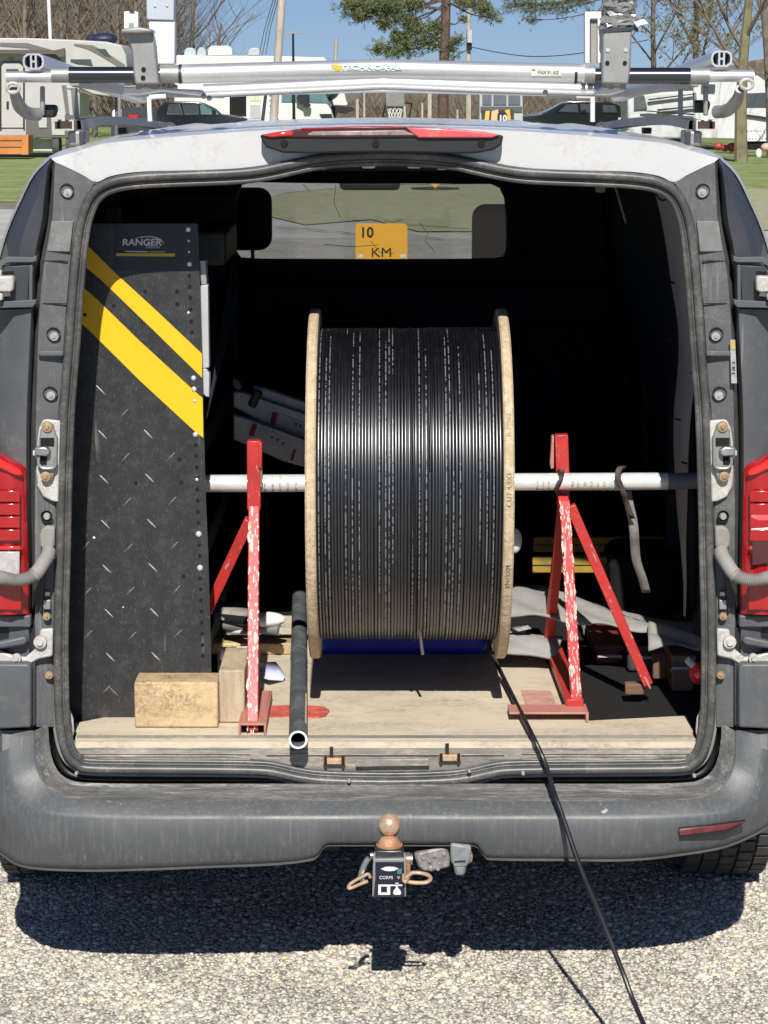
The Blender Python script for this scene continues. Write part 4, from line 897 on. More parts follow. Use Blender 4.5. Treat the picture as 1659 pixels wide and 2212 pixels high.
# dark tote on the top shelf and light behind
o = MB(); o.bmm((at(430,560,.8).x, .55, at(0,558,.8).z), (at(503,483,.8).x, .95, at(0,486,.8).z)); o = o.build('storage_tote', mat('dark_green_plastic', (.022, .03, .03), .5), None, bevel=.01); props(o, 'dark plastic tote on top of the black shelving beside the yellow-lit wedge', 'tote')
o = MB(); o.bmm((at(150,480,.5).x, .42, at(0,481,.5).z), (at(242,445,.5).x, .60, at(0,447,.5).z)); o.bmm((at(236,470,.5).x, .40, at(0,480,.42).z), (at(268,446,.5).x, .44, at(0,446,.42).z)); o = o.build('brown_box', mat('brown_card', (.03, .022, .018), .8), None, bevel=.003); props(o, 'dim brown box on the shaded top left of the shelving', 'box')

# --- wooden blocks near the sill
def block(px0, py0, px1, py1, Y, depth, label, m=None):
    a = at(px0, py1, Y); b = at(px1, py0, Y); q = MB(); q.bmm((a.x, Y, ZF + .001), (b.x, Y + depth, b.z))
    o = q.build('wood_block', m or M['wood'], None, bevel=.004); props(o, label, 'wood block', 'lumber offcuts in the van'); return o
block(291, 1474, 470, 1560, .12, .09, 'pale rough lumber block in front of the black shelving panel')
block(474, 1448, 528, 1560, .16, .22, 'tall narrow board standing between the lumber block and the left red stand', mat('grey_board', (.47, .38, .26), .8, var=.25, scale=5, bump=.4, streak=((.26, .20, .13), 20, (2, 1, .1), .5, .65, .6)))
q = MB(); q.bmm((at(440,1414,.82).x, .80, ZF + .001), (at(640,1414,.82).x, .86, ZF + .03)); o = q.build('floor_batten', M['wood'], None, bevel=.003); props(o, 'long wooden batten lying across the floor behind the stands', 'wood batten')
# white pvc offcut
o = MB().cyl(floor_pt(476, 1412, ZF + .03), floor_pt(560, 1410, ZF + .03), .017, 16).build('pvc_offcut', M['white_powder'], None); props(o, 'short white plastic pipe offcut on the floor behind the left stand', 'pipe')
# blue paper
pp_ = MB().add([floor_pt(508,1434,ZF+.012), floor_pt(596,1430,ZF+.01), floor_pt(616,1458,ZF+.018), floor_pt(612,1470,ZF+.004), floor_pt(580,1468,ZF+.02), floor_pt(536,1452,ZF+.016)], [(0,1,2,3,4,5)]).build('paper_leaflet', M['paper_blue'], None, solid=.002); props(pp_, 'pale blue leaflet lying on the plywood behind the left stand', 'leaflet')
# glove and tubes
gv = thing('work_glove', 'crumpled white work glove lying on rolled tubes by the left stand', 'glove', floor_pt(580, 1360))
g1 = MB(); g1.ball(at(575,1338,.74), .034, 14, 9, (1.5, .9, .55)); g1.build('palm', M['cloth_white'], gv)
for dx, dy, rr_ in ((30,-4,.013),(38,4,.012),(24,8,.012),(8,10,.011),(-22,2,.014)):
    c = at(565+dx*.95, 1340+dy, .76); g2 = MB(); g2.tube([at(565,1340,.775), at(565+dx*.5,1338+dy*.5,.765), c], [rr_, rr_, rr_*.8], 10); g2.ball(c, rr_*.82, 10, 6); g2.build('finger', M['cloth_white'], gv)
for i, (a, b, r, m, lb) in enumerate((((486,1350),(604,1362),.013,'alu_dull','cut grey tube with open end under the white glove'), ((480,1336),(560,1345),.012,'black','black rolled tube touching the white glove'), ((500,1365),(545,1368),.006,'white_powder','thin white rod lying below the grey tube'))):
    o = MB(); o.cyl(at(*a, .80), at(*b, .72), r, 14); o.tube([at(*b, .72), at(*b, .7195)], r * .7, 14); o = o.build('cut_tube', M[m], None); props(o, lb, 'tube')
o = MB(); o.add([at(458,1302,.82), at(480,1300,.86), at(530,1306,.86), at(540,1330,.80), at(500,1340,.78), at(462,1338,.78)], [(0,1,2,3,4,5)]); o = o.build('grey_cloth', M['strap_grey'], None, solid=.006); props(o, 'small grey cloth draped behind the left red brace', 'cloth')
# blue tote behind the reel
a = at(690, 1418, .79); b = at(1052, 1330, .79); q = MB(); q.bmm((a.x, .79, ZF), (b.x, 1.2, ZF + .22)); o = q.build('blue_tote', M['blue_bin'], None, bevel=.02, seg=3); props(o, 'dark blue plastic tote on the floor behind the reel', 'tote')
# step ladder, leaning, seen in the dark left of the reel
ld = thing('folded_ladder', 'grimy aluminium ladder with red and black labels lying slanted behind the left of the reel', 'ladder', at(580, 1010, .9))
LY = .95
rA = MB().pp([(503,846),(520,845),(665,895),(665,965),(503,880)], LY, .02).build('rail', M['ladder_alu'], ld, bevel=.004)
rB = MB().pp([(503,895),(540,905),(668,952),(668,1012),(610,996),(503,950)], LY - .04, .02).build('rail', M['ladder_alu'], ld, bevel=.004)
rC = MB().pp([(545,835),(570,838),(668,872),(668,896),(560,862)], LY + .03, .02).build('rail', M['ladder_alu'], ld, bevel=.003)
MB().bar(at(543,878,LY-.02), at(560,843,LY-.02), .022, .03, (0,1,0)).build('rubber_foot', M['black'], ld, bevel=.005)
for P, Y, m, nm in (([(588,890),(600,892),(594,920),(583,917)], LY - .003, 'label_red', 'red_label'), ([(545,915),(556,918),(548,943),(537,940)], LY - .043, 'label_red', 'red_label'), ([(634,970),(640,972),(632,996),(627,994)], LY - .043, 'label_red', 'red_label'),
                    ([(605,893),(662,915),(660,938),(600,915)], LY - .003, 'grey_panel', 'white_label'), ([(562,922),(630,950),(622,975),(556,946)], LY - .043, 'grey_panel', 'white_label')):
    MB().pp(P, Y, .002).build(nm, M[m], ld)
for x, y in ((640,916),(650,920),(588,945),(600,950),(612,958)):
    MB().pp([(x-2,y-3),(x+2,y-2),(x+1,y+3),(x-3,y+2)], LY - (.005 if y < 925 else .045), .001).build('label_mark', M['black_ink'], ld)
MB().pp([(503,818),(514,822),(523,834),(520,842),(508,840),(503,832)], 1.1, .02).build('ladder_cap', M['alu_dull'], ld, bevel=.003)
# right-hand heap: grey blanket, tools
def chip_more(t_, a, b, w, n, y0, seed):
    e = MB(); edge_wear(e, a, b, w, y0, n, .0018, seed); e.build('chipped_paint', M['pink_rust'], t_, smooth=False, kind='stuff')
chip_more(lt_, at(549,955,YT), at(549,1090,YT), .03, 22, -.0156, 11); chip_more(lt_, at(540,1130,YT+.01), at(452,1310,.46), .02, 20, -.0126, 12)
chip_more(rt_, at(1212,942,.462), at(1213,1015,.462), .03, 16, -.0156, 13); chip_more(rt_, at(1236,1100,YT), at(1398,1474,.40), .022, 46, -.0126, 14)
def heap(name, label, cat, pts_top, pts_bot, Ya, Yb, m, amp=.012):
    A = crom([at(*p, Ya) for p in pts_bot], 5); B = crom([at(*p, Yb) for p in pts_top], 5); rows = []
    for j in range(9):
        t = j / 8; rows.append([a.lerp(b, t) + Vector((0, amp * math.sin(9 * a.x * 4 + j), amp * (math.sin(a.x * 38 + j * 1.3) + math.sin(math.pi * t) * 1.2))) for a, b in zip(A, B)])
    o = MB().loft(rows); o = o.build(name, m, None, ang=80, solid=.006); return props(o, label, cat)
heap('moving_blanket', 'crumpled grey blanket heaped on the floor right of the reel', 'blanket', [(1085,1266),(1130,1262),(1180,1272),(1250,1290),(1330,1320),(1420,1340),(1530,1350)], [(1085,1325),(1130,1332),(1200,1336),(1270,1348),(1340,1355),(1420,1365),(1530,1370)], .62, .80, M['cloth_grey'], .006)
heap('canvas_sheet', 'pale canvas sheet lying flat between the reel and the right stand', 'sheet', [(1080,1372),(1130,1368),(1180,1372),(1215,1378)], [(1075,1405),(1110,1412),(1160,1420),(1200,1425)], .62, .70, M['cloth_grey'], .003)
heap('white_bag', 'pale plastic bag slumped in the dim right corner of the load floor', 'bag', [(1400,1345),(1450,1352),(1500,1358),(1535,1362)], [(1400,1400),(1450,1398),(1500,1402),(1535,1398)], .50, .62, M['cloth_grey'], .008)
for i, (x0, x1, y0, y1, Y) in enumerate(((1152,1520,1161,1193,1.25), (1150,1400,1204,1238,1.15))):
    q = MB(); a = at(x0, y1, Y); b = at(x1, y0, Y); q.bmm((a.x, Y, a.z), (b.x, Y + .03, b.z))
    o = q.build('spirit_level', M['yellow_dark'], None, bevel=.003); props(o, ('upper' if i == 0 else 'lower') + ' dirty yellow beam in the dark behind the right red stand', 'beam', 'yellow beams at the back right')
    e = MB().pp([(x0, (y0+y1)/2-1), (x1, (y0+y1)/2-1), (x1, (y0+y1)/2+1), (x0, (y0+y1)/2+1)], Y - .002, .001).build('groove', M['black'], o)
for x, y in ((1348,1165),(1349,1186)):
    MB().lathe([(0,0),(.006,0),(.006,.003)], at(x,y,1.247), 'y', 10).build('bolt_head', M['black'], bpy.data.objects['spirit_level'])
for nm, lb, cat, x0, y0, x1, y1, Y, d, m, bv in (('tool_case', 'dark red tool case low in the dim clutter behind the right brace', 'tool case', 1285, 1395, 1345, 1470, .78, .25, mat('dark_red_case', (.18,.03,.03), .5), .012),
    ('storage_bin', 'black plastic bin in the dim clutter at the right of the load floor', 'bin', 1355, 1398, 1450, 1475, .70, .3, mat('dusty_black_bin', (.06,.065,.07), .5), .012),
    ('cardboard_box', 'dim brown cardboard box at the bottom right behind the door pillar', 'box', 1452, 1420, 1500, 1500, .52, .2, mat('dim_cardboard', (.25,.17,.11), .8), .004),
    ('tool_bag', 'grey-green canvas tool bag behind the right stand', 'bag', 1262, 1362, 1330, 1400, 1.05, .2, mat('canvas_bag', (.16,.17,.15), .9), .03)):
    a = at(x0, y1, Y); b = at(x1, y0, Y); t_ = thing(nm, lb, cat, (a.x, Y, a.z)); q = MB(); q.bmm((a.x, Y, .564), (b.x, Y + d, b.z)); q.build('body', m, t_, bevel=bv, seg=3)
    q = MB(); q.bmm((a.x - .004, Y - .006, b.z - .012), (b.x + .004, Y + d, b.z + .004)); q.build('lid', m, t_, bevel=.003)
    xm = (a.x + b.x) / 2; q = MB(); q.tube([(xm - .03, Y - .01, b.z - .03), (xm - .03, Y - .03, b.z - .02), (xm + .03, Y - .03, b.z - .02), (xm + .03, Y - .01, b.z - .03)], .004, 6); q.build('handle', M['inner_grey'], t_)
bo = thing('red_bottle', 'red plastic bottle lying in the dark right corner by the door seal', 'bottle', at(1508,1456,.3))
q = MB(); q.ball(at(1510,1455,.32), .03, 16, 10, (.8,1,.9)); q.build('bottle_body', M['red_bright'], bo); MB().tube([at(1500,1440,.32), at(1484,1424,.32)], .009, 10).build('bottle_neck', M['cloth_white'], bo)
for x0, x1, y0, y1, Y, lb in ((1350,1392,1478,1520,.4,'small brown wood offcut standing at the foot of the right brace'), (1410,1440,1412,1460,.55,'thin brown wood offcut leaning behind the right brace')):
    block(x0, y0, x1, y1, Y, .03, lb, mat('dark_offcut', (.16, .09, .06), .85) if 'dark_offcut' not in bpy.data.materials else bpy.data.materials['dark_offcut'])
o = MB(); o.bar(at(1212,1080,.9), at(1213,1250,.9), .01, .006, (0,1,0)); 
o = MB().ball(at(1113,1168,.62), .024, 16, 10, (.7,.6,1.3)).build('plastic_cup', M['white_powder'], None); props(o, 'rounded white plastic end showing just behind the right flange of the reel', 'cup')
o = MB().pp([(1104,1355),(1140,1350),(1148,1358),(1120,1364)], .66, .01).build('crumpled_wrapper', M['tread'], None); props(o, 'small shiny wrapper beside the right flange of the reel', 'wrapper')
q = MB(); q.bmm((.60, 1.0, .563), (.80, 1.9, .80)); q.build('wheel_arch_cover', M['hole'], van, bevel=.04, seg=3)
# ================================================================ LADDER RACK
RY = .06
rk = thing('ladder_rack', 'aluminium ladder rack mounted on the roof of the white van', 'ladder rack', (0, RY, 1.93))
def tub(name, pts, Y, r, m, n=20, par=rk, **k): return MB().tube([at(p[0], p[1], Y if len(p) < 3 else p[2]) for p in pts], r, n).build(name, M[m], par, **k)
PXM = scale_at(RY, 2.0)
tub('main_crossbar', [(395,160),(610,154),(828,148.5),(1040,154),(1262,159)], RY, 20.5 * PXM, 'alu')
tub('lower_crossbar', [(440,197),(620,189),(828,179),(1040,187),(1300,194)], RY + .10, 15 * PXM * 1.02, 'alu')
tub('second_crossbar', [(480,199),(700,194),(831,191),(960,194),(1180,199)], RY + 1.3, 11 * PXM, 'alu')
for x0, x1, r, m, nm in ((347,395,19.5,'alu_dull','collar'), (112,150,16.5,'alu_dull','collar'), (14,112,12,'alu','end_tube'), (150,350,17.5,'chrome_dark','steel_tube'),
                         (1240,1284,19.5,'alu_dull','collar'), (1490,1531,18,'alu_dull','collar'), (1531,1627,13,'alu','end_tube'), (1284,1490,17.5,'chrome_dark','steel_tube')):
    yy = lambda x: 160 + (0 if 340 < x < 1300 else (2 if x < 340 else 4)) + (4 if (x < 120) else 0)
    tub(nm, [(x0, yy((x0+x1)/2)), (x1, yy((x0+x1)/2))], RY, r * PXM, m)
for x in (390, 1243): tub('collar_band', [(x-3,160),(x+3,160)], RY, 20.8 * PXM, 'black')
tl_ = MB().pp([(714,139),(866,138),(866,153),(714,154)], RY - .0215, .001).build('maker_label', mat('label_green', (.42, .55, .50), .5, var=.15, scale=60), rk)
MB().pp([(716,139),(734,142),(744,146),(730,153),(722,149)], RY - .023, .001).build('label_swoosh', M['yellow'], tl_)
text_part('maker_lettering', 'TECHNO-FAB', at(802, 146, RY - .0235), .0125, mat('label_white', (.75,.8,.78), .5), tl_, width=1.7, bold=.0004)
MB().pp([(1148,147),(1212,148),(1212,164),(1148,164)], RY - .0215, .001).build('spec_label', mat('spec_label', (.55, .58, .52), .5, var=.25, scale=120), rk)
MB().pp([(1148,147),(1156,147),(1156,152),(1148,152)], RY - .023, .001).build('spec_label_corner', M['yellow_dark'], rk)
text_part('spec_lettering', 'MAX 91 KG', at(1184, 156, RY - .0232), .009, M['alu_dull'], rk)
# left ladder stop: cast arm
arm = MB(); arm.pp([(260,63),(280,60),(318,62),(330,70),(336,100),(340,150),(345,182),(292,182),(288,160),(284,110),(276,84),(262,75)], RY - .035, .035); arm.build('ladder_arm', M['alu_dull'], rk, bevel=.004)
MB().pp([(260,62),(300,58),(326,62),(330,70),(300,72),(262,72)], RY - .06, .08).build('arm_tongue', M['alu_dull'], rk, bevel=.004)
for x, y in ((310,150),(309,168)): MB().lathe([(0,0),(.005,0),(.005,.003)], at(x,y,RY-.0375), 'y', 12).build('bolt_hole', M['hole'], rk)
us = MB(); us.pp([(268,64),(268,25),(278,24),(279,30),(290,30),(291,24),(298,27),(298,64),(289,64),(289,50),(278,50),(278,64)], RY + .02, .035); us.build('stop_channel', M['white_powder'], rk, bevel=.001)
MB().pp([(278,50),(289,50),(289,63),(278,63)], RY + .018, .02).build('channel_insert', M['alu_dull'], rk)
MB().pp([(321,45),(377,45),(377,139),(338,139),(330,70),(322,68)], RY + .05, .05).build('upright_lower', M['white_powder'], rk, bevel=.003)
MB().pp([(316,-30),(376,-30),(376,45),(316,43)], RY + .045, .05).build('upright_upper', M['pale_blue'], rk, bevel=.003)
for x, y in ((335,14),(361,13)): MB().lathe([(0,-.002),(.003,-.001),(.003,.002)], at(x,y,RY+.045), 'y', 8).build('rivet', M['alu_dull'], rk)
# right ladder stop
arm = MB(); arm.pp([(1303,65),(1365,65),(1364,100),(1362,150),(1358,182),(1300,180),(1300,150)], RY - .035, .034); arm.build('ladder_arm', M['alu_dull'], rk, bevel=.004)
for x, y in ((1313,108),(1352,108),(1312,136),(1350,136)): MB().lathe([(0,0),(.0045,0),(.0045,.003)], at(x,y,RY-.0375), 'y', 12).build('bolt_hole', M['pale_blue'] if y < 120 else M['hole'], rk)
us = MB(); us.pp([(1264,25),(1299,25),(1299,136),(1291,136),(1291,40),(1274,40),(1274,136),(1264,136)], RY + .01, .035); us.build('stop_channel', M['white_powder'], rk, bevel=.001)
MB().pp([(1276,42),(1289,42),(1289,136),(1276,136)], RY + .022, .02).build('channel_insert', mat('shaded_channel', (.30, .29, .26), .6, var=.15), rk)
rng = random.Random(5); cm = MB(); rows = []
for j in range(22):
    t = j / 21; py = -22 + 88 * t; r = .035 + .002 * math.sin(j * .9) + rng.uniform(-.002, .002)
    c = at(1338, py, RY + .0); rows.append([c + Vector((math.cos(a) * (r + rng.uniform(-.0045, .0045)) * (1.15 if j > 14 else 1), math.sin(a) * r * .7 + rng.uniform(-.007, .007), rng.uniform(-.004, .004))) for a in np.linspace(0, 2 * math.pi, 19)[:-1]])
cm.loft([r + [r[0]] for r in rows], flip=True); cm.build('foam_wrap', M['foil'], rk, ang=20)
MB().pp([(1368,48),(1392,40),(1402,52),(1384,56),(1378,62)], RY - .03, .02).build('tape_end', M['white_powder'], rk, bevel=.003)
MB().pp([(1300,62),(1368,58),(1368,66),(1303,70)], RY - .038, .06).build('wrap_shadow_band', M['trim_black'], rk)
# bolts under the arms
for x in (300, 334, 1319, 1346): MB().tube([at(x,178,RY-.01), at(x,193,RY-.01)], .006, 8).build('clamp_bolt', M['alu_dull'], rk)
for x, y in ((378,188),(1178,200),(440,208),(452,212),(1276,186)): MB().ball(at(x,y,RY+.04), .006, 8, 6).build('bolt_head', M['alu_dull'], rk)
MB().pp([(265,187),(290,185),(440,196),(445,208),(420,206),(350,198),(300,206),(265,205)], RY + .05, .03).build('lower_bracket', M['white_powder'], rk, bevel=.004)
MB().pp([(1300,186),(1345,186),(1352,196),(1320,206),(1280,206)], RY + .05, .03).build('lower_bracket', M['white_powder'], rk, bevel=.004)
# long side rails with hollow H profile ends
for k, fn in enumerate(BOTH):
    cx_, cy_ = fn([(72, 133)])[0]; 
    if k == 1: cx_, cy_ = 1559, 127
    c = at(cx_, cy_, RY - .02); sg = -1 if k == 0 else 1; s_ = PXM
    far = Vector((c.x * .985 - sg * .03, RY + 1.7, c.z - .078))
    prof = [(-23,0),(-21,-11),(-13,-17),(13,-17),(21,-11),(23,0),(21,11),(13,17),(-13,17),(-21,11)]
    r0_ = [c + Vector((p[0]*s_, 0, p[1]*s_)) for p in prof]; r1_ = [far + Vector((p[0]*s_, 0, p[1]*s_)) for p in prof]
    rl = MB(); rl.loft([r0_ + [r0_[0]], r1_ + [r1_[0]]]); 
    inn = [c + Vector((p[0]*s_*.82, 0, p[1]*s_*.78)) for p in prof]; inn2 = [v + Vector((0, .12, 0)) for v in inn]
    rl.loft([r0_ + [r0_[0]], inn + [inn[0]], inn2 + [inn2[0]]], flip=True); ro_ = rl.build('side_rail', M['alu'], rk, ang=30)
    MB().add(inn2, [tuple(range(10))]).build('rail_bore', M['hole'], ro_)
    MB().bmm((c.x - .007, c.y + .0005, c.z - 15*s_), (c.x - .003, c.y + .1, c.z + 15*s_)).bmm((c.x + .003, c.y + .0005, c.z - 15*s_), (c.x + .007, c.y + .1, c.z + 15*s_)).bmm((c.x - .0028, c.y + .0005, c.z - .002), (c.x + .0028, c.y + .1, c.z + .002)).build('rail_web', M['alu'], ro_)
    # lower side members running forward
    a = at(*fn([(160, 176)])[0], RY + .05); b = at(*fn([(300, 199)])[0], RY + 1.0); c2 = at(*fn([(480, 204)])[0], RY + 1.9)
    MB().tube([a, b, c2], .012, 10).build('lower_side_tube', M['alu_dull'], rk)
    # roof track with channel end
    e = at(*fn([(141, 270)])[0], .10); 
    pth = crom([at(*fn([(158, 268)])[0], .12), at(*fn([(185, 262)])[0], .30), at(*fn([(215, 259)])[0], .6), at(*fn([(280, 261)])[0], 1.0), at(*fn([(348, 271)])[0], 1.5)], 5)
    tr = MB()
    rws = [[p + Vector((dx, 0, dz)) for dx, dz in ((-.016, .008), (.016, .008), (.018, -.012), (-.018, -.012), (-.016, .008))] for p in pth]
    tr.loft(rws); tr.build('roof_track', M['alu_dull'], rk, ang=30)
    w_, h_ = .022, .0115; t_ = .0035; ce = MB(); yb, ye = e.y - .03, e.y + .03
    for (x0, z0, x1, z1) in ((-w_, -h_, w_, -h_ + t_), (-w_, -h_ + t_, -w_ + t_, h_), (w_ - t_, -h_ + t_, w_, h_), (-w_ + t_, h_ - t_, -w_ + .010, h_), (w_ - .010, h_ - t_, w_ - t_, h_)):
        ce.bmm((e.x + x0, yb, e.z + z0), (e.x + x1, ye, e.z + z1))
    ce.build('track_end', M['white_plastic'], rk); MB().bmm((e.x - .0184, e.y + .01, e.z - .0079), (e.x + .0184, e.y + .04, e.z + .0079)).build('track_cavity', mat('brown_cavity', (.05, .03, .025), .8) if k == 0 else bpy.data.materials['brown_cavity'], rk)
    P = fn([(145,283),(182,281),(182,316),(148,316)]); MB().pp(P, .10, .09).build('roof_foot', M['alu_dull'], rk, bevel=.006)
    MB().pp(fn([(184,281),(180,316),(172,320),(170,284)]), .09, .02).build('foot_side', M['trim_black'], rk, bevel=.002)
    P = fn([(255,276),(273,276),(272,289),(256,289)]); MB().pp(P, .9, .05).build('roof_foot', M['black'], rk)
    # upright rods and handle
    for xa, ya, xb, yb2, Y, w in ((160,190,165,258,.2,.010),(257,186,258,255,.9,.006)) if k == 0 else ((1470,182,1470,250,.3,.008),(1500,200,1502,244,.2,.006)):
        MB().tube([at(xa,ya,Y), at(xb,yb2,Y)], w * .7, 8).build('support_rod', M['alu_dull'], rk)
    LR = [(358,208,.5),(326,210,.5),(322,214,.5),(324,262,.5)] if k == 0 else [(1245,207,.5),(1277,208,.5),(1280,212,.5),(1280,263,.5)]
    MB().tube(crom([at(*p) for p in LR], 3), .0055, 8).build('bent_rod', M['white_powder'], rk)
    if k == 0: hp_ = [(30,194,-.01),(36,216,.02),(46,234,.05),(62,245,.08),(84,247,.10)]; gx = (88, 122, 240); ey = (28, 190)
    else: hp_ = [(1598,192,-.01),(1594,212,.02),(1582,230,.05),(1566,240,.08),(1546,242,.10)]; gx = (1502, 1536, 230); ey = (1613, 182)
    MB().tube(crom([at(*p) for p in hp_], 5), [.010 + .004 * min(1, i / 8) for i in range(21)], 12).build('release_handle', M['alu_dull'], rk)
    MB().pp([(gx[0], gx[2]-14),(gx[1]-4, gx[2]-14),(gx[1], gx[2]-5),(gx[1]-6, gx[2]+14),(gx[0], gx[2]+14)], .12, .04).build('handle_grip', M['black'], rk, bevel=.006)
    ring = MB(); cc = at(*ey, -.02); ring.tube([cc + Vector((math.cos(a) * .013, 0, math.sin(a) * .010)) for a in np.linspace(0, 2 * math.pi, 21)], .0038, 8, cap=False); ring.build('handle_eye', M['white_plastic'], rk)
    xw = (86, 96) if k == 0 else (1520, 1530)
    MB().pp([(xw[0],186),(xw[1],186),(xw[1],250),(xw[0],250)], .10, .012).build('handle_plate', M['alu_dull'], rk, bevel=.003)

# ================================================================ TOW BALL MOUNT
HY = -.21
hb = thing('tow_ball_mount', 'black ball mount with rusty tow ball sticking out below the grey bumper', 'tow ball', at(841, 1930, HY))
def hz(x, y): return (548.5 + 0, 0)
bc_ = at(841, 1781, HY + .044); br = 24.5 * scale_at(HY + .044, .45)
b = MB(); b.ball(bc_, br, 32, 20); b.build('ball', M['ball'], hb, ang=80)
ztop = at(841, 1837, HY + .012).z; bs = bc_.z - br * .86; nk = MB()
hh = bs - ztop; nk.lathe([(0, bs + .001), (.012, bs), (.0115, bs - hh * .15), (.018, bs - hh * .3), (.0235, bs - hh * .62), (.0245, bs - hh * .82), (.029, bs - hh * .86), (.029, ztop + .0005), (0, ztop + .0005)][::-1], (bc_.x, bc_.y, 0), 'z', 24); nk.build('ball_neck', M['rust'], hb)
mt = MB(); mt.pp([(808,1842),(813,1837),(869,1837),(874,1842),(875,1937),(807,1937)], HY + .012, .075); mt.build('shank_body', M['mount'], hb, bevel=.004)
fc = MB().pp([(808,1862),(874,1862),(875,1938),(807,1938)], HY + .004, .008).build('face_plate', M['mount'], hb, bevel=.0015)
MB().pp([(806,1856),(876,1855),(876,1862),(806,1863)], HY + .002, .01).build('plate_edge', M['alu_dull'], hb, bevel=.001)
MB().pp([(806,1846),(811,1842),(811,1900),(807,1937),(804,1937)], HY + .003, .012).build('plate_edge', M['alu_dull'], hb, bevel=.001)
MB().pp([(872,1842),(877,1848),(877,1937),(874,1937)], HY + .003, .012).build('plate_edge', M['alu_dull'], hb, bevel=.001)
stk = MB().pp([(811,1864),(872,1864),(872,1934),(811,1934)], HY + .0025, .001).build('warning_sticker', mat('black_sticker', (.012, .014, .03), .3), hb)
P = [(822,1877),(832,1873),(841,1872),(852,1873),(861,1876),(852,1881),(842,1882),(832,1881)]
MB().pp(P, HY + .0015, .0008).build('sticker_oval', M['white_ink'], stk)
MB().pp([(858,1878),(868,1876),(868,1888),(858,1888)], HY + .0015, .0008).build('sticker_patch', mat('dark_teal_ink', (.05, .16, .14), .5), stk)
text_part('sticker_lettering', 'CORPS', at(834, 1896, HY + .0015), .0095, M['white_ink'], stk)
text_part('sticker_lettering', 'V', at(861, 1896, HY + .0015), .0095, M['white_ink'], stk)
sq = MB(); 
for P in ([(817,1911),(843,1911),(843,1915),(817,1915)], [(817,1915),(823,1915),(823,1933),(817,1933)], [(836,1915),(843,1915),(843,1933),(836,1933)], [(823,1928),(836,1928),(836,1933),(823,1933)], [(843,1911),(869,1911),(869,1914),(843,1914)]): sq.pp(P, HY + .0015, .0008)
sq.build('sticker_diagram', M['white_ink'], stk)
MB().pp([(855,1914),(859,1914),(860,1918),(865,1924),(867,1930),(864,1933),(852,1933),(849,1930),(850,1924),(855,1918)], HY + .0013, .0008).build('sticker_ball_symbol', M['white_ink'], stk)
MB().pp([(854,1907),(861,1907),(861,1909),(854,1909)], HY + .0015, .0008).build('fine_print_bar', M['white_ink'], stk)
rb = MB(); rb.bmm((at(815,0,.0).x - .003, HY + .09, .34), (at(868,0,.0).x, .3, .395)); rb.build('receiver_tube', M['trim_black'], hb)
def loop_(pts, r, m, nm, par=hb, Y=HY + .03): return MB().tube(crom([at(p[0], p[1], p[2] if len(p) > 2 else Y) for p in pts], 4), r, 10).build(nm, M[m], par)
loop_([(797,1853),(790,1862),(784,1876),(780,1892),(785,1900)], .0065, 'steel', 'hitch_pin_handle', Y=HY)
loop_([(795,1903),(782,1908),(768,1914),(754,1919),(755,1911),(766,1903),(780,1895),(795,1888),(800,1896)], .0036, 'ball', 'pin_clip', Y=HY - .01)
MB().cyl(at(800,1848,HY+.04), at(886,1848,HY+.04), .007).build('hitch_pin', M['steel'], hb)
MB().lathe([(0,-.014),(.010,-.014),(.012,-.01),(.012,.01),(0,.01)], at(881,1856,HY+.03), 'x', 16).build('pin_nut', M['steel'], hb)
MB().tube([at(881,1858,HY+.02), at(881,1898,HY+.02)], .006, 10).build('pin_leg', M['rust'], hb)
loop_([(874,1898),(884,1890),(892,1885),(910,1886),(926,1891),(930,1899),(920,1906),(900,1907),(884,1905),(876,1901)], .0042, 'ball', 'pin_clip', Y=HY - .005)
loop_([(872,1888),(871,1900),(876,1906),(882,1896)], .0028, 'ball', 'clip_spring', Y=HY - .012)
# --- trailer socket
ts = thing('trailer_socket', 'muddy grey trailer wiring socket hanging under the bumper beside the tow ball', 'trailer socket', at(960, 1860, -.08))
MB().pp([(893,1848),(900,1842),(936,1834),(956,1829),(966,1836),(972,1852),(972,1874),(940,1882),(915,1884),(903,1872)], -.145, .05).build('socket_bracket', M['silver_dirty'], ts, bevel=.006)
for i, (x, y) in enumerate(((915,1856),(928,1862),(938,1850),(950,1866),(960,1846),(946,1878),(930,1876))):
    MB().ball(at(x, y, -.145), random.uniform(.004, .008), 10, 6, (1, .5, 1)).build('mud_lump', M['silver_dirty'], ts)
MB().pp([(973,1822),(1018,1828),(1017,1864),(1008,1872),(1004,1892),(984,1893),(979,1868),(974,1862)], -.165, .05).build('socket_cap', mat('grey_cap', (.20, .215, .22), .5, var=.25, scale=40, dirt=(.32, .3, .27), dirt_amt=.4, dirt_scale=40), ts, bevel=.006)
MB().pp([(982,1860),(1006,1859),(1006,1862),(982,1863)], -.167, .003).build('cap_slot', M['black'], ts)
MB().pp([(980,1868),(1007,1867),(1007,1870),(981,1871)], -.168, .004).build('cap_ridge', bpy.data.materials['grey_cap'], ts)
MB().pp([(1016,1844),(1022,1850),(1020,1862),(1012,1867)], -.155, .03).build('hinge_lug', M['rust'], ts, bevel=.003)
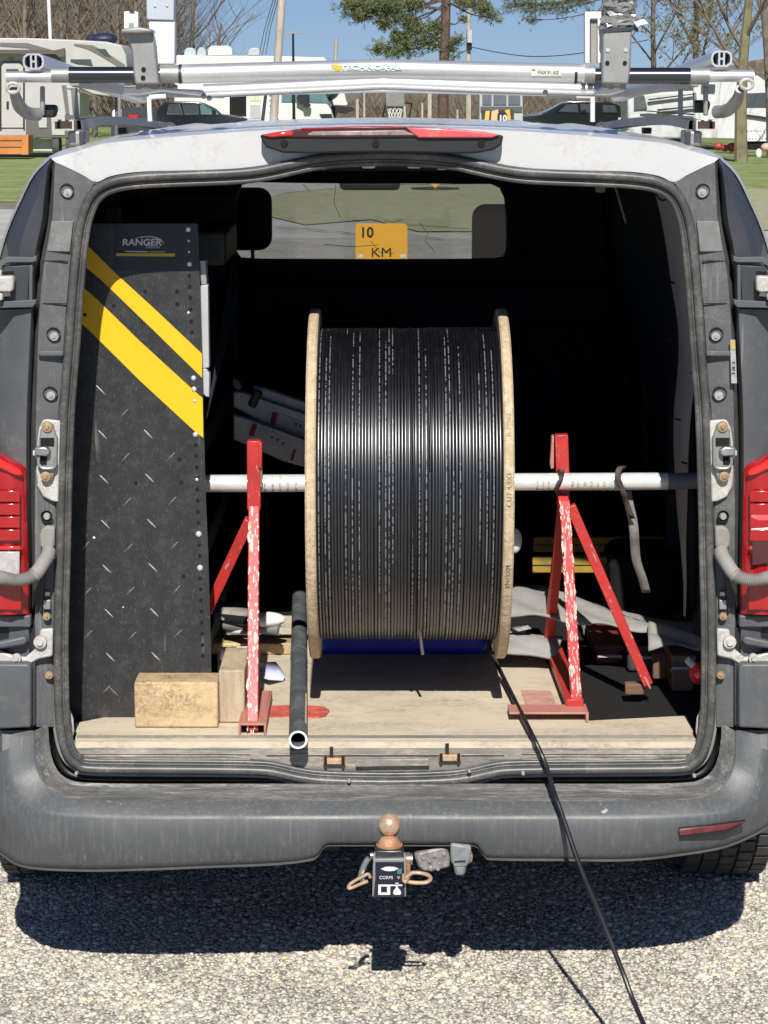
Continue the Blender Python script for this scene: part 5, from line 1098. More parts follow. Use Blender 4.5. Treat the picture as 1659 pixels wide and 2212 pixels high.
# ================================================================ GROUND
def ground_mat():
    m = bpy.data.materials.new('exposed_aggregate'); m.use_nodes = True; t = m.node_tree; N = t.nodes; L = t.links; b = N['Principled BSDF']; b.inputs['Roughness'].default_value = .85
    tc = N.new('ShaderNodeTexCoord'); v = N.new('ShaderNodeTexVoronoi'); v.inputs['Scale'].default_value = 110; v.inputs['Randomness'].default_value = 1; L.new(tc.outputs['Object'], v.inputs['Vector'])
    sp = N.new('ShaderNodeSeparateColor'); L.new(v.outputs['Color'], sp.inputs[0])
    r = N.new('ShaderNodeValToRGB'); e = r.color_ramp.elements; e[0].position = 0; e[0].color = (.20, .19, .165, 1); e[1].position = 1; e[1].color = (.66, .61, .51, 1)
    for p, c in ((.35, (.20, .19, .165, 1)), (.7, (.40, .375, .32, 1))): q = r.color_ramp.elements.new(p); q.color = c
    L.new(sp.outputs[0], r.inputs[0])
    n = N.new('ShaderNodeTexNoise'); n.inputs['Scale'].default_value = 1.2; n.inputs['Detail'].default_value = 6; L.new(tc.outputs['Object'], n.inputs['Vector'])
    mx = N.new('ShaderNodeMix'); mx.data_type = 'RGBA'; mx.blend_type = 'MULTIPLY'; mx.inputs[0].default_value = .5; L.new(r.outputs[0], mx.inputs[6])
    mr = N.new('ShaderNodeMapRange'); mr.inputs[1].default_value = .3; mr.inputs[2].default_value = .7; mr.inputs[3].default_value = .65; mr.inputs[4].default_value = 1.25; L.new(n.outputs[0], mr.inputs[0]); L.new(mr.outputs[0], mx.inputs[7])
    L.new(mx.outputs[2], b.inputs['Base Color'])
    bp = N.new('ShaderNodeBump'); bp.inputs['Strength'].default_value = .7; bp.inputs['Distance'].default_value = .004; bp.invert = True; L.new(v.outputs['Distance'], bp.inputs['Height']); L.new(bp.outputs[0], b.inputs['Normal'])
    return m
def sheet(name, P, z, m, kind='structure'):
    o = MB().add([(p[0], p[1], z) for p in P], [tuple(range(len(P)))]).build(name, m, None, smooth=False); o['kind'] = kind; return o
sheet('ground', [(-400, -60), (400, -60), (400, 900), (-400, 900)], -.02, mat('bare_ground', (.19, .175, .14), .95, var=.25, scale=.5, dirt=(.10, .12, .05), dirt_amt=.5, dirt_scale=.3))
sheet('car_park', [(-60, -30), (60, -30), (60, 27), (-60, 27)], 0, ground_mat())
road_m = mat('grey_road', (.40, .395, .375), .9, var=.15, scale=.6, bump=.3, bscale=30, dirt=(.28, .26, .22), dirt_amt=.5, dirt_scale=1.5)
sheet('road', [(-120, 27.01), (120, 27.01), (120, 35), (-120, 35)], .0, road_m)
sheet('road_verge', [(-120, 35.01), (120, 35.01), (120, 37.5), (-120, 37.5)], 0, mat('brown_verge', (.20, .165, .11), .95, var=.3, scale=1.2, dirt=(.11, .13, .05), dirt_amt=.5, dirt_scale=1.3))
grass_m = mat('spring_grass', (.20, .25, .075), .95, var=.4, scale=1.2, bump=.8, bscale=6, dirt=(.20, .19, .075), dirt_amt=.5, dirt_scale=2.5)
sheet('grass', [(-160, 37.51), (160, 37.51), (160, 180), (-160, 180)], .01, grass_m)
sheet('grass_patch', [(-1.2, 30), (-.2, 31.5), (.5, 28.3), (4, 28.5), (9, 29), (9, 42), (4, 46), (-.5, 45), (-2.2, 41), (-2.6, 35)], .016, mat('dry_grass', (.29, .30, .15), .95, var=.35, scale=3, bump=.9, bscale=9, dirt=(.34, .31, .22), dirt_amt=.9, dirt_scale=1.6))
sheet('path', [(-5.5, 37.6), (-2.3, 37.6), (-2.0, 41), (-.4, 45.1), (4, 46.1), (6, 47), (6, 62), (-5.5, 62)], .022, road_m)
# a few cracks in the tarmac seen through the cab
ck = MB(); rc = random.Random(3)
for x0, y0, n in ((-1.6, 29.2, 8), (.3, 28, 9), (-.8, 31, 6), (1.4, 27.6, 5)):
    P = [Vector((x0, y0, .024))]
    for i in range(n): P.append(P[-1] + Vector((rc.uniform(.1, .5), rc.uniform(-.8, .3), 0)))
    ck.loft([P, [p + Vector((.02, .05, 0)) for p in P]])
o = ck.build('road_cracks', M['black_ink'], None); o['kind'] = 'structure'

# near stones, real geometry
def stones():
    rs = np.random.RandomState(11)
    t = (1 + 5 ** .5) / 2
    iv = np.array([(-1, t, 0), (1, t, 0), (-1, -t, 0), (1, -t, 0), (0, -1, t), (0, 1, t), (0, -1, -t), (0, 1, -t), (t, 0, -1), (t, 0, 1), (-t, 0, -1), (-t, 0, 1)]) / math.sqrt(1 + t * t)
    it = np.array([(0,11,5),(0,5,1),(0,1,7),(0,7,10),(0,10,11),(1,5,9),(5,11,4),(11,10,2),(10,7,6),(7,1,8),(3,9,4),(3,4,2),(3,2,6),(3,6,8),(3,8,9),(4,9,5),(2,4,11),(6,2,10),(8,6,7),(9,8,1)])
    X0, X1, Y0, Y1 = -1.12, 1.12, -.45, .95; pitch_ = .0072
    gx, gy = np.meshgrid(np.arange(X0, X1, pitch_), np.arange(Y0, Y1, pitch_)); n = gx.size
    cx = gx.ravel() + rs.uniform(-.0042, .0042, n); cy = gy.ravel() + rs.uniform(-.0042, .0042, n)
    pat = .5 + .25 * np.sin(cx * 7 + 3 * np.sin(cy * 5)) + .25 * np.sin(cy * 13 + 2 * np.sin(cx * 11 + 1)); keep = rs.rand(n) < (.62 + .26 * pat); cx = cx[keep]; cy = cy[keep]; pat = pat[keep]; n = len(cx)
    s = rs.lognormal(math.log(.0038), .42, n).clip(.0014, .0105) * (.85 + .3 * pat)
    sx = s * rs.uniform(.8, 1.35, n); sy = s * rs.uniform(.75, 1.2, n); sz = s * rs.uniform(.35, .95, n); an = rs.uniform(0, math.pi, n)
    V = iv[None, :, :] * (1 + rs.uniform(-.18, .18, (n, 12, 1)))
    x = V[:, :, 0] * sx[:, None]; y = V[:, :, 1] * sy[:, None]; z = V[:, :, 2] * sz[:, None]
    ca, sa = np.cos(an)[:, None], np.sin(an)[:, None]
    P = np.stack([x * ca - y * sa + cx[:, None], x * sa + y * ca + cy[:, None], z + (sz * rs.uniform(-.35, .25, n))[:, None]], 2).reshape(-1, 3)
    Fc = (it[None] + (np.arange(n) * 12)[:, None, None]).reshape(-1)
    me = bpy.data.meshes.new('gravel'); me.vertices.add(n * 12); me.vertices.foreach_set('co', P.ravel()); nf = n * 20
    me.loops.add(nf * 3); me.loops.foreach_set('vertex_index', Fc); me.polygons.add(nf); me.polygons.foreach_set('loop_start', np.arange(nf) * 3); me.polygons.foreach_set('loop_total', np.full(nf, 3))
    me.update(); me.validate()
    at_ = me.attributes.new('tone', 'FLOAT', 'POINT'); at_.data.foreach_set('value', np.repeat((rs.rand(n) * (.72 + .28 * pat)), 12))
    m = bpy.data.materials.new('river_gravel'); m.use_nodes = True; tt = m.node_tree; N = tt.nodes; L = tt.links; b = N['Principled BSDF']; b.inputs['Roughness'].default_value = .7
    a = N.new('ShaderNodeAttribute'); a.attribute_name = 'tone'; r = N.new('ShaderNodeValToRGB'); cr = r.color_ramp; cr.interpolation = 'LINEAR'
    cols = [(0, (.27, .25, .21)), (.14, (.40, .375, .32)), (.3, (.56, .51, .42)), (.42, (.40, .385, .355)), (.55, (.66, .58, .46)), (.68, (.74, .63, .46)), (.8, (.50, .48, .45)), (.9, (.82, .77, .65)), (.96, (.68, .50, .28)), (1, (.84, .81, .73))]
    cr.elements[0].position = 0; cr.elements[0].color = rgb(cols[0][1]); cr.elements[1].position = 1; cr.elements[1].color = rgb(cols[-1][1])
    for p, c in cols[1:-1]: q = cr.elements.new(p); q.color = rgb(c)
    L.new(a.outputs['Fac'], r.inputs[0]); L.new(r.outputs[0], b.inputs['Base Color']); me.materials.append(m)
    o = bpy.data.objects.new('gravel', me); S.collection.objects.link(o)
    props(o, 'pale loose gravel and stone chips bound in the tarmac behind the van', 'gravel', None, 'stuff')
stones()

# ================================================================ BACKGROUND
def bt(px, Y): return at(px, 300, Y).x          # x of a photo column at distance Y
def wz(py, Y): return at(830, py, Y).z
def solid(name, pts, Y, depth, m, par, **k): return MB().pp(pts, Y, depth).build(name, m, par, **k)
rvw = mat('rv_shell', (.45, .445, .42), .5, var=.06, scale=1.2, dirt=(.36, .34, .3), dirt_amt=.35, dirt_scale=.8)
rvw2 = mat('white_rv_shell', (.68, .67, .63), .4, var=.04, scale=1, dirt=(.5, .48, .42), dirt_amt=.3, dirt_scale=1)
band = mat('taupe_band', (.15, .135, .12), .5, var=.12, scale=1)
band2 = mat('grey_skirt', (.115, .11, .10), .55, var=.1, scale=1)
tan_w = mat('cedar_step', (.50, .19, .05), .7, var=.2, scale=3)
# fifth-wheel caravan at the left
RVY = 66
rv = thing('fifth_wheel_trailer', 'beige fifth-wheel caravan at the left edge with dark swooping bands', 'caravan', at(100, 330, RVY))
ZB = wz(299, RVY)
solid('body', [(-160,76),(0,82),(60,82),(160,86),(230,90),(262,98),(272,118),(276,160),(262,196),(236,209),(200,204),(172,190),(172,298),(-160,298)], RVY, 2.4, rvw, rv, bevel=.04)
solid('skirt_band', [(-160,246),(-2,246),(-2,292),(56,292),(56,248),(172,248),(172,296),(-160,298)], RVY - .02, .03, band2, rv)
solid('roof_band', [(0,92),(60,93),(120,110),(144,150),(172,170),(172,190),(130,160),(96,124),(60,104),(0,100)], RVY - .02, .03, band, rv)
solid('swoop_band', [(160,94),(200,98),(228,112),(270,140),(266,150),(216,120),(190,106),(160,98)], RVY - .025, .03, band, rv)
solid('lower_swoop', [(140,190),(176,200),(232,216),(200,204),(170,192)], RVY - .02, .03, band, rv)
solid('awning', [(-160,106),(120,108),(138,104),(139,122),(128,124),(120,117),(-160,114)], RVY - .35, .3, mat('brown_awning', (.10, .085, .07), .6), rv)
dr = solid('entry_door', [(1,142),(8,136),(42,136),(50,143),(50,276),(3,276)], RVY - .05, .05, rvw, rv, bevel=.01)
solid('door_frame', [(-1,138),(7,133),(44,133),(53,141),(53,279),(50,279),(50,143),(42,136),(8,136),(3,142),(3,279),(-1,279)], RVY - .07, .04, M['black_ink'], dr)
solid('door_window', [(13,149),(40,149),(40,160),(13,160)], RVY - .07, .03, M['glass_dark'], dr)
solid('grab_handle', [(14,219),(19,219),(19,236),(14,236)], RVY - .07, .03, M['black_ink'], dr)
for P in ([(152,128),(196,128),(200,141),(166,137),(152,132)], [(208,105),(228,106),(240,124),(226,120)]): solid('window', P, RVY - .04, .05, M['glass_dark'], rv)
for P in ([(82,252),(101,252),(101,276),(84,276)], [(110,245),(140,245),(140,292),(112,292)]): solid('storage_hatch', P, RVY - .05, .03, rvw, rv, bevel=.01)
solid('entry_light', [(19,125),(27,125),(27,130),(19,130)], RVY - .06, .06, tan_w, rv)
solid('window_trim', [(133,184),(143,184),(150,246),(142,246)], RVY - .03, .03, band, rv)
solid('window_trim', [(4,210),(20,214),(22,246),(14,248),(6,240)], RVY - .03, .03, band, rv)
for x in (-100, 120, 150):
    q = MB(); q.lathe([(0,-.12),(.3,-.12),(.36,-.1),(.36,.1),(0,.12)], (bt(x,RVY), RVY + .3, .36), 'x', 20); q.build('wheel', M['tyre'], rv)
solid('white_skirting', [(60,300),(120,300),(118,325),(62,325)], RVY + .4, .05, M['white_powder'], rv)
solid('landing_leg', [(248,208),(254,208),(254,330),(248,330)], RVY + .6, .1, band2, rv)
sp_ = thing('cedar_steps', 'orange-brown wooden steps in front of the beige caravan door', 'steps', at(20, 335, RVY - 1.2))
for j, (y0, y1) in enumerate(((293,303),(305,317),(319,333))):
    solid('step_board', [(-60,y0),(48,y0),(48,y1),(-60,y1)], RVY - 1.4 + .0, .9, tan_w, sp_)
solid('step_post', [(47,292),(61,292),(61,334),(47,334)], RVY - 1.45, .95, tan_w, sp_); solid('step_riser', [(-60,296),(47,296),(47,332),(-60,332)], RVY - 1.3, .7, mat('dark_cedar', (.2,.07,.02), .8), sp_)
ob = MB(); ob.ball(at(224, 84, RVY + 1), .34, 14, 8, (1.3, 1, .55)); ob.ball(at(208, 84, RVY + 1), .22, 12, 8, (1.5, 1, .7)); o = ob.build('roof_tarp', mat('navy_tarp', (.02, .025, .06), .5, var=.5, scale=6), None); props(o, 'dark navy bundled cover on the roof of the beige caravan', 'cover')

# white motorhome in the middle left
MY = 112
mh = thing('motorhome', 'long white motorhome with teal windscreen standing behind the van roof', 'motorhome', at(600, 300, MY))
solid('body', [(376,124),(382,119),(430,120),(590,121),(700,124),(712,140),(722,180),(714,196),(700,198),(608,198),(608,222),(706,224),(714,236),(720,256),(716,300),(376,300)], MY, 2.4, rvw2, mh, bevel=.05)
ws = solid('windscreen', [(608,199),(700,199),(712,222),(608,221)], MY - .02, .3, M['glass_teal'], mh)
solid('windscreen_post', [(630,199),(634,199),(634,221),(630,221)], MY - .05, .05, M['black_ink'], ws); solid('mirror_arm', [(646,198),(668,199),(664,222),(672,226),(668,233),(656,232),(654,222),(640,214)], MY - .5, .3, M['black'], mh)
solid('lower_panel', [(606,261),(716,258),(716,300),(606,300)], MY - .03, .05, mat('grey_lower', (.25, .25, .25), .5), mh)
solid('bumper', [(690,246),(716,246),(720,262),(700,262)], MY - .1, .4, M['black'], mh)
for x0, x1, y0, y1, m_ in ((396,424,103,122,'pale_blue'),(424,446,102,121,'grey_panel'),(448,502,99,119,'white_powder'),(534,564,103,120,'grey_panel')):
    solid('roof_unit', [(x0,y1),(x0+3,y0+5),(x0+8,y0),(x1-8,y0),(x1-2,y0+6),(x1,y1)], MY + .6, 1.0, M[m_], mh, bevel=.05)
solid('side_door_opening', [(496,207),(532,206),(532,300),(496,300)], MY - .02, .03, M['hole'], mh)
solid('side_window', [(540,206),(563,206),(563,218),(540,218)], MY - .03, .04, mat('cream_blind', (.62, .56, .38), .7), mh); solid('side_window', [(540,226),(563,226),(563,256),(540,256)], MY - .03, .04, M['grey_panel'], mh)
rl_ = solid('rear_ladder_panel', [(580,204),(606,203),(604,270),(579,270)], MY - .06, .05, M['white_powder'], mh)
for y in (206, 216, 228, 242, 256): 
    solid('panel_frame', [(582,y),(602,y),(602,y+2),(582,y+2)], MY - .09, .03, M['black_ink'], rl_)
for P in ([(586,219),(594,218),(599,222),(592,226),(586,225)], [(586,232),(592,230),(597,234),(590,239)], [(584,246),(590,244),(590,250),(598,246),(598,254),(584,254)]): solid('panel_emblem', P, MY - .09, .03, M['chrome_dark'], rl_)
# second fifth wheel with swoosh
f2 = thing('swoosh_trailer', 'white trailer nose with a dark swoosh behind the teal windscreen motorhome', 'caravan', at(740, 300, 116))
solid('body', [(694,193),(780,193),(776,206),(764,216),(748,229),(720,228),(704,214),(690,214),(690,300),(650,300),(650,193)], 116, 2.4, rvw2, f2, bevel=.05)
solid('swoosh', [(700,222),(708,210),(722,196),(732,194),(734,198),(728,208),(718,216),(706,222)], 115.97, .03, M['chrome_dark'], f2)
solid('grey_nose', [(744,200),(780,193),(776,206),(764,216),(752,224),(748,216)], 115.95, .03, band2, f2); solid('hitch_shroud', [(716,228),(762,232),(766,238),(748,246),(730,244),(720,262),(714,250)], 115.8, .5, M['black'], f2)

def car(label, kind, px0, px1, py_roof, Y, flip, paint):
    sY = scale_at(Y, 1); L = (px1 - px0) * sY
    t_ = thing('parked_suv' if kind == 'suv' else 'parked_pickup', label, 'car' if kind == 'suv' else 'pickup truck', (bt((px0 + px1) / 2, Y), Y, 0), 'dark vehicles parked across the road')
    H = 1.72 if kind == 'suv' else 1.85
    if kind == 'suv': prof = [(0,.45),(0,.95),(.03,1.15),(.07,1.45),(.12,.97*H),(.20,H),(.45,H*.995),(.52,H*.96),(.64,H*.80),(.70,1.12),(.90,1.0),(.97,.88),(1,.65),(1,.40),(.0,.40)]
    else: prof = [(0,.5),(0,1.0),(.05,1.12),(.20,1.2),(.30,1.42),(.40,1.72),(.47,H),(.80,H),(.88,H*.97),(.97,1.62),(1,1.2),(1,.55),(.5,.45),(0,.45)]
    x0 = bt(px0, Y); fx = (lambda f: x0 + L * (1 - f)) if flip else (lambda f: x0 + L * f)
    sc_ = 1.0; zb = wz(py_roof, Y) / H
    P = [(fx(a), Y, z * zb) for a, z in prof]
    MB().prism(P, (0, 1.8, 0)).build('body', paint, t_, bevel=.06, seg=3)
    if kind == 'suv': G = [[(.15,1.12),(.17,1.55),(.27,1.60),(.31,1.12)], [(.33,1.12),(.30,1.60),(.46,1.60),(.47,1.12)], [(.49,1.12),(.48,1.6),(.52,1.56),(.64,1.26),(.67,1.12)]]
    else: G = [[(.36,1.3),(.45,1.72),(.56,1.74),(.57,1.26)], [(.59,1.26),(.58,1.74),(.72,1.74),(.72,1.26)], [(.80,1.26),(.80,1.70),(.92,1.66),(.95,1.26)]]
    for i, g in enumerate(G):
        w_ = MB().prism([(fx(a), Y - .012, z * zb) for a, z in g], (0, .03, 0)).build('side_window', M['glass_teal'] if (i == 2 and kind == 'suv') else M['glass_dark'], t_)
        tr = [(fx(a), Y - .03, z * zb) for a, z in g]; MB().tube([Vector(p) for p in tr + [tr[0]]], .018, 4).build('window_trim', M['chrome_dark'] if kind != 'suv' else M['steel'], w_)
    for a in (.17, .80):
        q = MB(); q.lathe([(0,-.1),(.2,-.11),(.34,-.1),(.36,-.05),(.36,.1),(0,.1)], (fx(a), Y + .06, .36), 'y', 24); w_ = q.build('wheel', M['tyre'], t_)
        q = MB(); q.lathe([(0,-.02),(.2,-.03),(.21,0)], (fx(a), Y - .05, .36), 'y', 16); q.build('rim', M['steel'], w_)
    MB().bmm((min(fx(.60), fx(.64)), Y - .16, 1.12), (max(fx(.60), fx(.64)), Y - .02, 1.26)).build('wing_mirror', paint, t_, bevel=.02)
    MB().bmm((min(fx(.955), fx(.995)), Y - .02, .75), (max(fx(.955), fx(.995)), Y + .3, .9)).build('headlight', M['clear_lens'], t_)
    MB().bmm((min(fx(.0), fx(.03)) - .01, Y - .02, .9), (max(fx(.0), fx(.03)), Y + .3, 1.1)).build('tail_light', M['red_lens'], t_)
    return t_
navy = mat('navy_car_paint', (.012, .016, .028), .18, var=.1, coat=1.0); blk = mat('black_car_paint', (.010, .012, .013), .18, var=.1, coat=1.0)
car('dark navy parked car with silver window trim in front of the motorhome', 'suv', 330, 545, 219, 97, False, navy)
car('black pickup parked beside the yellow-posted sign at the right', 'pickup', 1122, 1345, 218, 98, False, blk)
# dark gap with a red lamp; a black block stands in for its shade
gapb = thing('dark_gap_block', 'dark gap beside the navy car, shown as a black block with a red lamp', 'trailer', at(270, 290, 85))
solid('body', [(240,232),(330,232),(334,300),(240,300)], 85, 1.5, M['trim_black'], gapb); solid('tail_lamp', [(275,248),(300,249),(296,255),(280,254)], 84.95, .06, M['red_bright'], gapb); solid('white_guard', [(243,240),(250,234),(262,236),(262,252),(243,252)], 84.9, .1, M['white_powder'], gapb)

# 10 sign with yellow posts at the right
s10 = thing('speed_sign', 'yellow and black sign reading 10 beside the black pickup', 'sign', at(1077, 300, 50))
solid('sign_board', [(1040,238),(1110,236),(1112,300),(1040,300)], 50, .05, mat('dark_board', (.045, .042, .038), .6), s10)
solid('sign_face', [(1062,240),(1076,236),(1080,300),(1058,300)], 49.95, .04, mat('peach_face', (.62, .42, .24), .5), s10); 
for P in ([(1049,240),(1058,239),(1052,300),(1042,300)], [(1091,238),(1101,236),(1108,300),(1096,300)]): solid('yellow_post', P, 49.9, .06, mat('post_yellow', (.72, .42, .05), .5) if 'post_yellow' not in bpy.data.materials else bpy.data.materials['post_yellow'], s10)
solid('number_plate', [(1075,246),(1079,242),(1092,242),(1096,248),(1096,300),(1075,300)], 49.85, .05, M['black'], s10)
text_part('number', '10', at(1086, 256, 49.83), .20, M['white_powder'], s10, bold=.006)
# bus-like grey windows behind
gb = thing('grey_shelter', 'grey shelter with three panes behind the yellow-posted sign', 'shelter', at(1090, 300, 76))
solid('frame', [(1036,188),(1128,188),(1130,300),(1036,300)], 76, 1.5, M['grey_panel'], gb)
for x0, x1 in ((1042,1062),(1066,1094),(1098,1124)): solid('pane', [(x0,196),(x1,196),(x1,226),(x0,226)], 75.95, .04, mat('grey_pane', (.12,.14,.17), .15) if 'grey_pane' not in bpy.data.materials else bpy.data.materials['grey_pane'], gb)
solid('lower_band', [(1038,230),(1128,230),(1128,242),(1038,242)], 75.95, .04, M['trim'], gb)

# basketball hoop
bh = thing('basketball_hoop', 'grey basketball backboard with a white net on a dark frame', 'basketball hoop', at(860, 300, 84))
solid('backboard', [(834,196),(873,197),(874,229),(834,229)], 84, .05, mat('grey_backboard', (.20, .205, .20), .6), bh)
q = MB(); zc = at(853, 232, 83.6); q.tube([zc + Vector((math.cos(a) * .30, math.sin(a) * .30, 0)) for a in np.linspace(0, 2 * math.pi, 17)], .025, 6, cap=False); q.build('rim', M['chrome_dark'], bh)
q = MB()
for i in range(12):
    a0 = 2 * math.pi * i / 12
    for s_ in (-1, 1):
        q.tube([zc + Vector((math.cos(a0 + s_ * t * .9) * (.3 - .1 * t), math.sin(a0 + s_ * t * .9) * (.3 - .1 * t), -.5 * t)) for t in (0, .33, .66, 1)], .016, 4)
q.build('net', M['white_powder'], bh)
q = MB(); q.bar(at(853,250,84.2), at(853,330,84.2), .12, .12, (0,1,0)); q.bar(at(834,222,84.2), at(824,262,84.6), .07, .07, (0,1,0)); q.bar(at(874,222,84.2), at(890,224,84.4), .06, .06, (0,1,0)); q.bar(at(890,224,84.4), at(882,262,84.6), .06, .06, (0,1,0)); q.build('support_frame', M['chrome_dark'], bh)
# wire fence with pale posts in front of the wood
for i, (px, w_, y0) in enumerate(((772,6,214),(787,4,193),(874,5,229),(928,8,193),(960,6,193),(1013,7,193),(988,4,236),(912,4,222))):
    Y = 88 + (i % 3); q = MB(); q.bmm((bt(px,Y) - w_*.5*scale_at(Y), Y, 0), (bt(px,Y) + w_*.5*scale_at(Y), Y + .1, wz(y0,Y)))
    o = q.build('pale_post', mat('pale_wood_post', (.38, .345, .29), .85, var=.2, scale=2) if 'pale_wood_post' not in bpy.data.materials else bpy.data.materials['pale_wood_post'], None)
    props(o, ['thin pale post left of the basketball hoop', 'tall thin pale post nearest left of the basketball hoop', 'short pale post right under the backboard edge', 'wide tan post right of the hoop net', 'pale post in line with the pine trunk', 'pale white post left of the grey shelter', 'low stubby pale post between hoop and shelter', 'low narrow post right beside the hoop frame'][i], 'post', 'pale posts along the far fence')
o = solid('low_rail', [(1000,263),(1120,264),(1120,267),(1000,267)], 86, .1, M['white_powder'], None); props(o, 'low white rail running along the ground by the hoop', 'rail')

# wood behind: one mass of bare brush plus separate trees
brushm = mat('bare_brush', (.13, .10, .072), .95, var=.4, scale=.7, streak=((.24, .20, .15), 2.2, (1, 1, .15), .5, .65, .7), bump=.5, bscale=3)
def brush():
    rs = np.random.RandomState(4); n = 26000
    x = rs.uniform(-36, 37, n); yy = rs.uniform(124, 150, n); h = rs.uniform(.8, 3.0, n) * (1 + .8 * (x < -13)); z0 = rs.uniform(0, 1.2, n) * rs.rand(n)
    z0 = np.where(x < -12.5, rs.uniform(0, 7, n), z0); z0 = np.where((x > -12.5), rs.uniform(0, 1.4, n), z0); h = np.where(x > -12.5, rs.uniform(.4, 1.2, n), h)
    w_ = rs.uniform(.010, .024, n); lx = rs.uniform(-1.1, 1.1, n) * h * .8; 
    V = np.zeros((n, 4, 3)); V[:, 0] = np.stack([x - w_, yy, z0], 1); V[:, 1] = np.stack([x + w_, yy + .03, z0], 1); V[:, 2] = np.stack([x + lx + w_ * .4, yy + .03, z0 + h], 1); V[:, 3] = np.stack([x + lx - w_ * .4, yy, z0 + h], 1)
    me = bpy.data.meshes.new('undergrowth'); me.vertices.add(n * 4); me.vertices.foreach_set('co', V.ravel()); me.loops.add(n * 4); me.loops.foreach_set('vertex_index', np.arange(n * 4)); me.polygons.add(n)
    me.polygons.foreach_set('loop_start', np.arange(n) * 4); me.polygons.foreach_set('loop_total', np.full(n, 4)); me.update(); me.validate(); me.materials.append(mat('twig', (.20, .155, .115), .9, var=.5, scale=1.5))
    o = bpy.data.objects.new('undergrowth', me); S.collection.objects.link(o); props(o, 'mass of leafless brown brush along the far edge of the field', 'undergrowth', None, 'stuff')
brush()
hl = MB(); pts = []; rh = random.Random(2)
top = [(-40, 6.6), (-32, 7.2), (-25, 6.8), (-19, 6.6), (-15, 5.6), (-11, 3.4), (-9.5, 2.1), (-5, 1.9), (0, 2.0), (5, 2.0), (9, 2.4), (12, 2.9), (16, 3.3), (20, 3.4), (28, 3.8), (40, 4)]
tops = []; 
for i in range(len(top) - 1):
    for k_ in range(10):
        t = k_ / 10; tops.append((top[i][0] * (1 - t) + top[i + 1][0] * t, (top[i][1] * (1 - t) + top[i + 1][1] * t) * (1 + rh.uniform(-.05, .06))))
hl.loft([[Vector((x * 1.6, 152 + rh.uniform(-1, 1), 0)) for x, z in tops], [Vector((x * 1.6, 153 + rh.uniform(-1, 1), z * .6)) for x, z in tops], [Vector((x * 1.6, 155, z if z < 2.2 else z * 1.25)) for x, z in tops], [Vector((x * 1.6, 190, z)) for x, z in tops]], flip=True)
o = hl.build('far_wood', brushm, None, ang=10); props(o, 'brown far-off wood closing the view behind the parked vehicles', 'wood', None, 'stuff')

bark = mat('grey_bark', (.16, .13, .10), .9, var=.35, scale=4, bump=.6, bscale=20); bark2 = mat('lichen_bark', (.20, .17, .11), .9, var=.35, scale=3, dirt=(.20, .20, .05), dirt_amt=.6, dirt_scale=3)
twigm = mat('twig_brown', (.155, .12, .095), .9, var=.3)
def bare_tree(label, x, Y, h, r, seed, lean=0, spread=1.0, levels=5, group='bare trees behind the caravans', first=.22, m=None, buds=None):
    rn = random.Random(seed); t_ = thing('bare_tree', label, 'tree', (x, Y, 0), group); tr = MB(); br = MB(); bd = MB()
    def grow(p, d, ln, rad, lv):
        n = 4; P = [p.copy()]; dd = d.copy()
        for i in range(n):
            dd = (dd + Vector((rn.uniform(-.16, .16), rn.uniform(-.12, .12), rn.uniform(-.04, .10))) * (1 if lv else .35)).normalized(); P.append(P[-1] + dd * ln / n)
        rs = [rad * (1 - .5 * i / n) for i in range(n + 1)]
        (tr if lv == 0 else br).tube(P, rs, 8 if lv == 0 else (5 if lv < 3 else 3), cap=False)
        if buds and lv >= levels - 1:
            for q in P[1:]:
                if rn.random() < .7:
                    s_ = rn.uniform(.03, .08); c = q + Vector((rn.uniform(-.08, .08),) * 3); bd.add([c + Vector((rn.uniform(-s_, s_), rn.uniform(-s_, s_), rn.uniform(-s_, s_))) for _ in range(3)], [(0, 1, 2)])
        if lv >= levels: return
        k_ = 7 if lv == 0 else (4 if lv < 3 else 3)
        for j in range(k_):
            f = first + (1 - first) * (j + rn.random() * .8) / k_ if lv == 0 else .25 + .75 * (j + rn.random()) / k_
            i = min(int(f * n), n - 1); q = P[i].lerp(P[i + 1], f * n - i)
            a = rn.uniform(0, 6.28); side = Vector((math.cos(a), math.sin(a) * .8, rn.uniform(.15, .7))).normalized()
            nd = (dd * .55 + side * .85 * spread).normalized()
            grow(q, nd, ln * rn.uniform(.48, .68), rad * (1 - .5 * f) * (.44 if lv == 0 else .50), lv + 1)
    grow(Vector((x, Y, 0)), Vector((lean, 0, 1)).normalized(), h, r, 0)
    tr.build('trunk', m or bark, t_); br.build('branches', twigm, t_)
    if buds: bd.build('buds', buds, t_, smooth=False)
    return t_
k_ = 0
for px, Y, h, r, sd_, lb in ((-25,95,7.5,.16,1,'bare tree at the extreme left edge behind the beige caravan'), (52,93,7.2,.14,2,'dark leafless trunk rising above the caravan awning'), (88,97,8,.18,3,'leafless tree just left of the thin white pole'),
      (150,94,7,.12,4,'bare tree above the middle of the caravan roof'), (205,99,7.5,.14,5,'bare tree behind the navy roof cover'), (255,95,7,.12,6,'bare tree behind the left ladder arm'), (180,104,8,.15,16,'taller bare tree set back behind the caravan roof'), (300,98,7.5,.14,17,'leafless tree just left of the pale upright')):
    bare_tree(lb, bt(px, Y), Y, h, r, sd_, spread=.9, levels=4)
bare_tree('wide bare tree with fine twigs against the blue sky right of the pale upright', bt(400, 120), 120, 8.2, .17, 7, lean=.16, spread=1.25, levels=5)
bare_tree('smaller bare tree with arching twigs over the motorhome roof', bt(452, 124), 124, 5.8, .12, 8, lean=.12, spread=1.3, levels=5)
bud = mat('olive_buds', (.17, .15, .04), .8, var=.3)
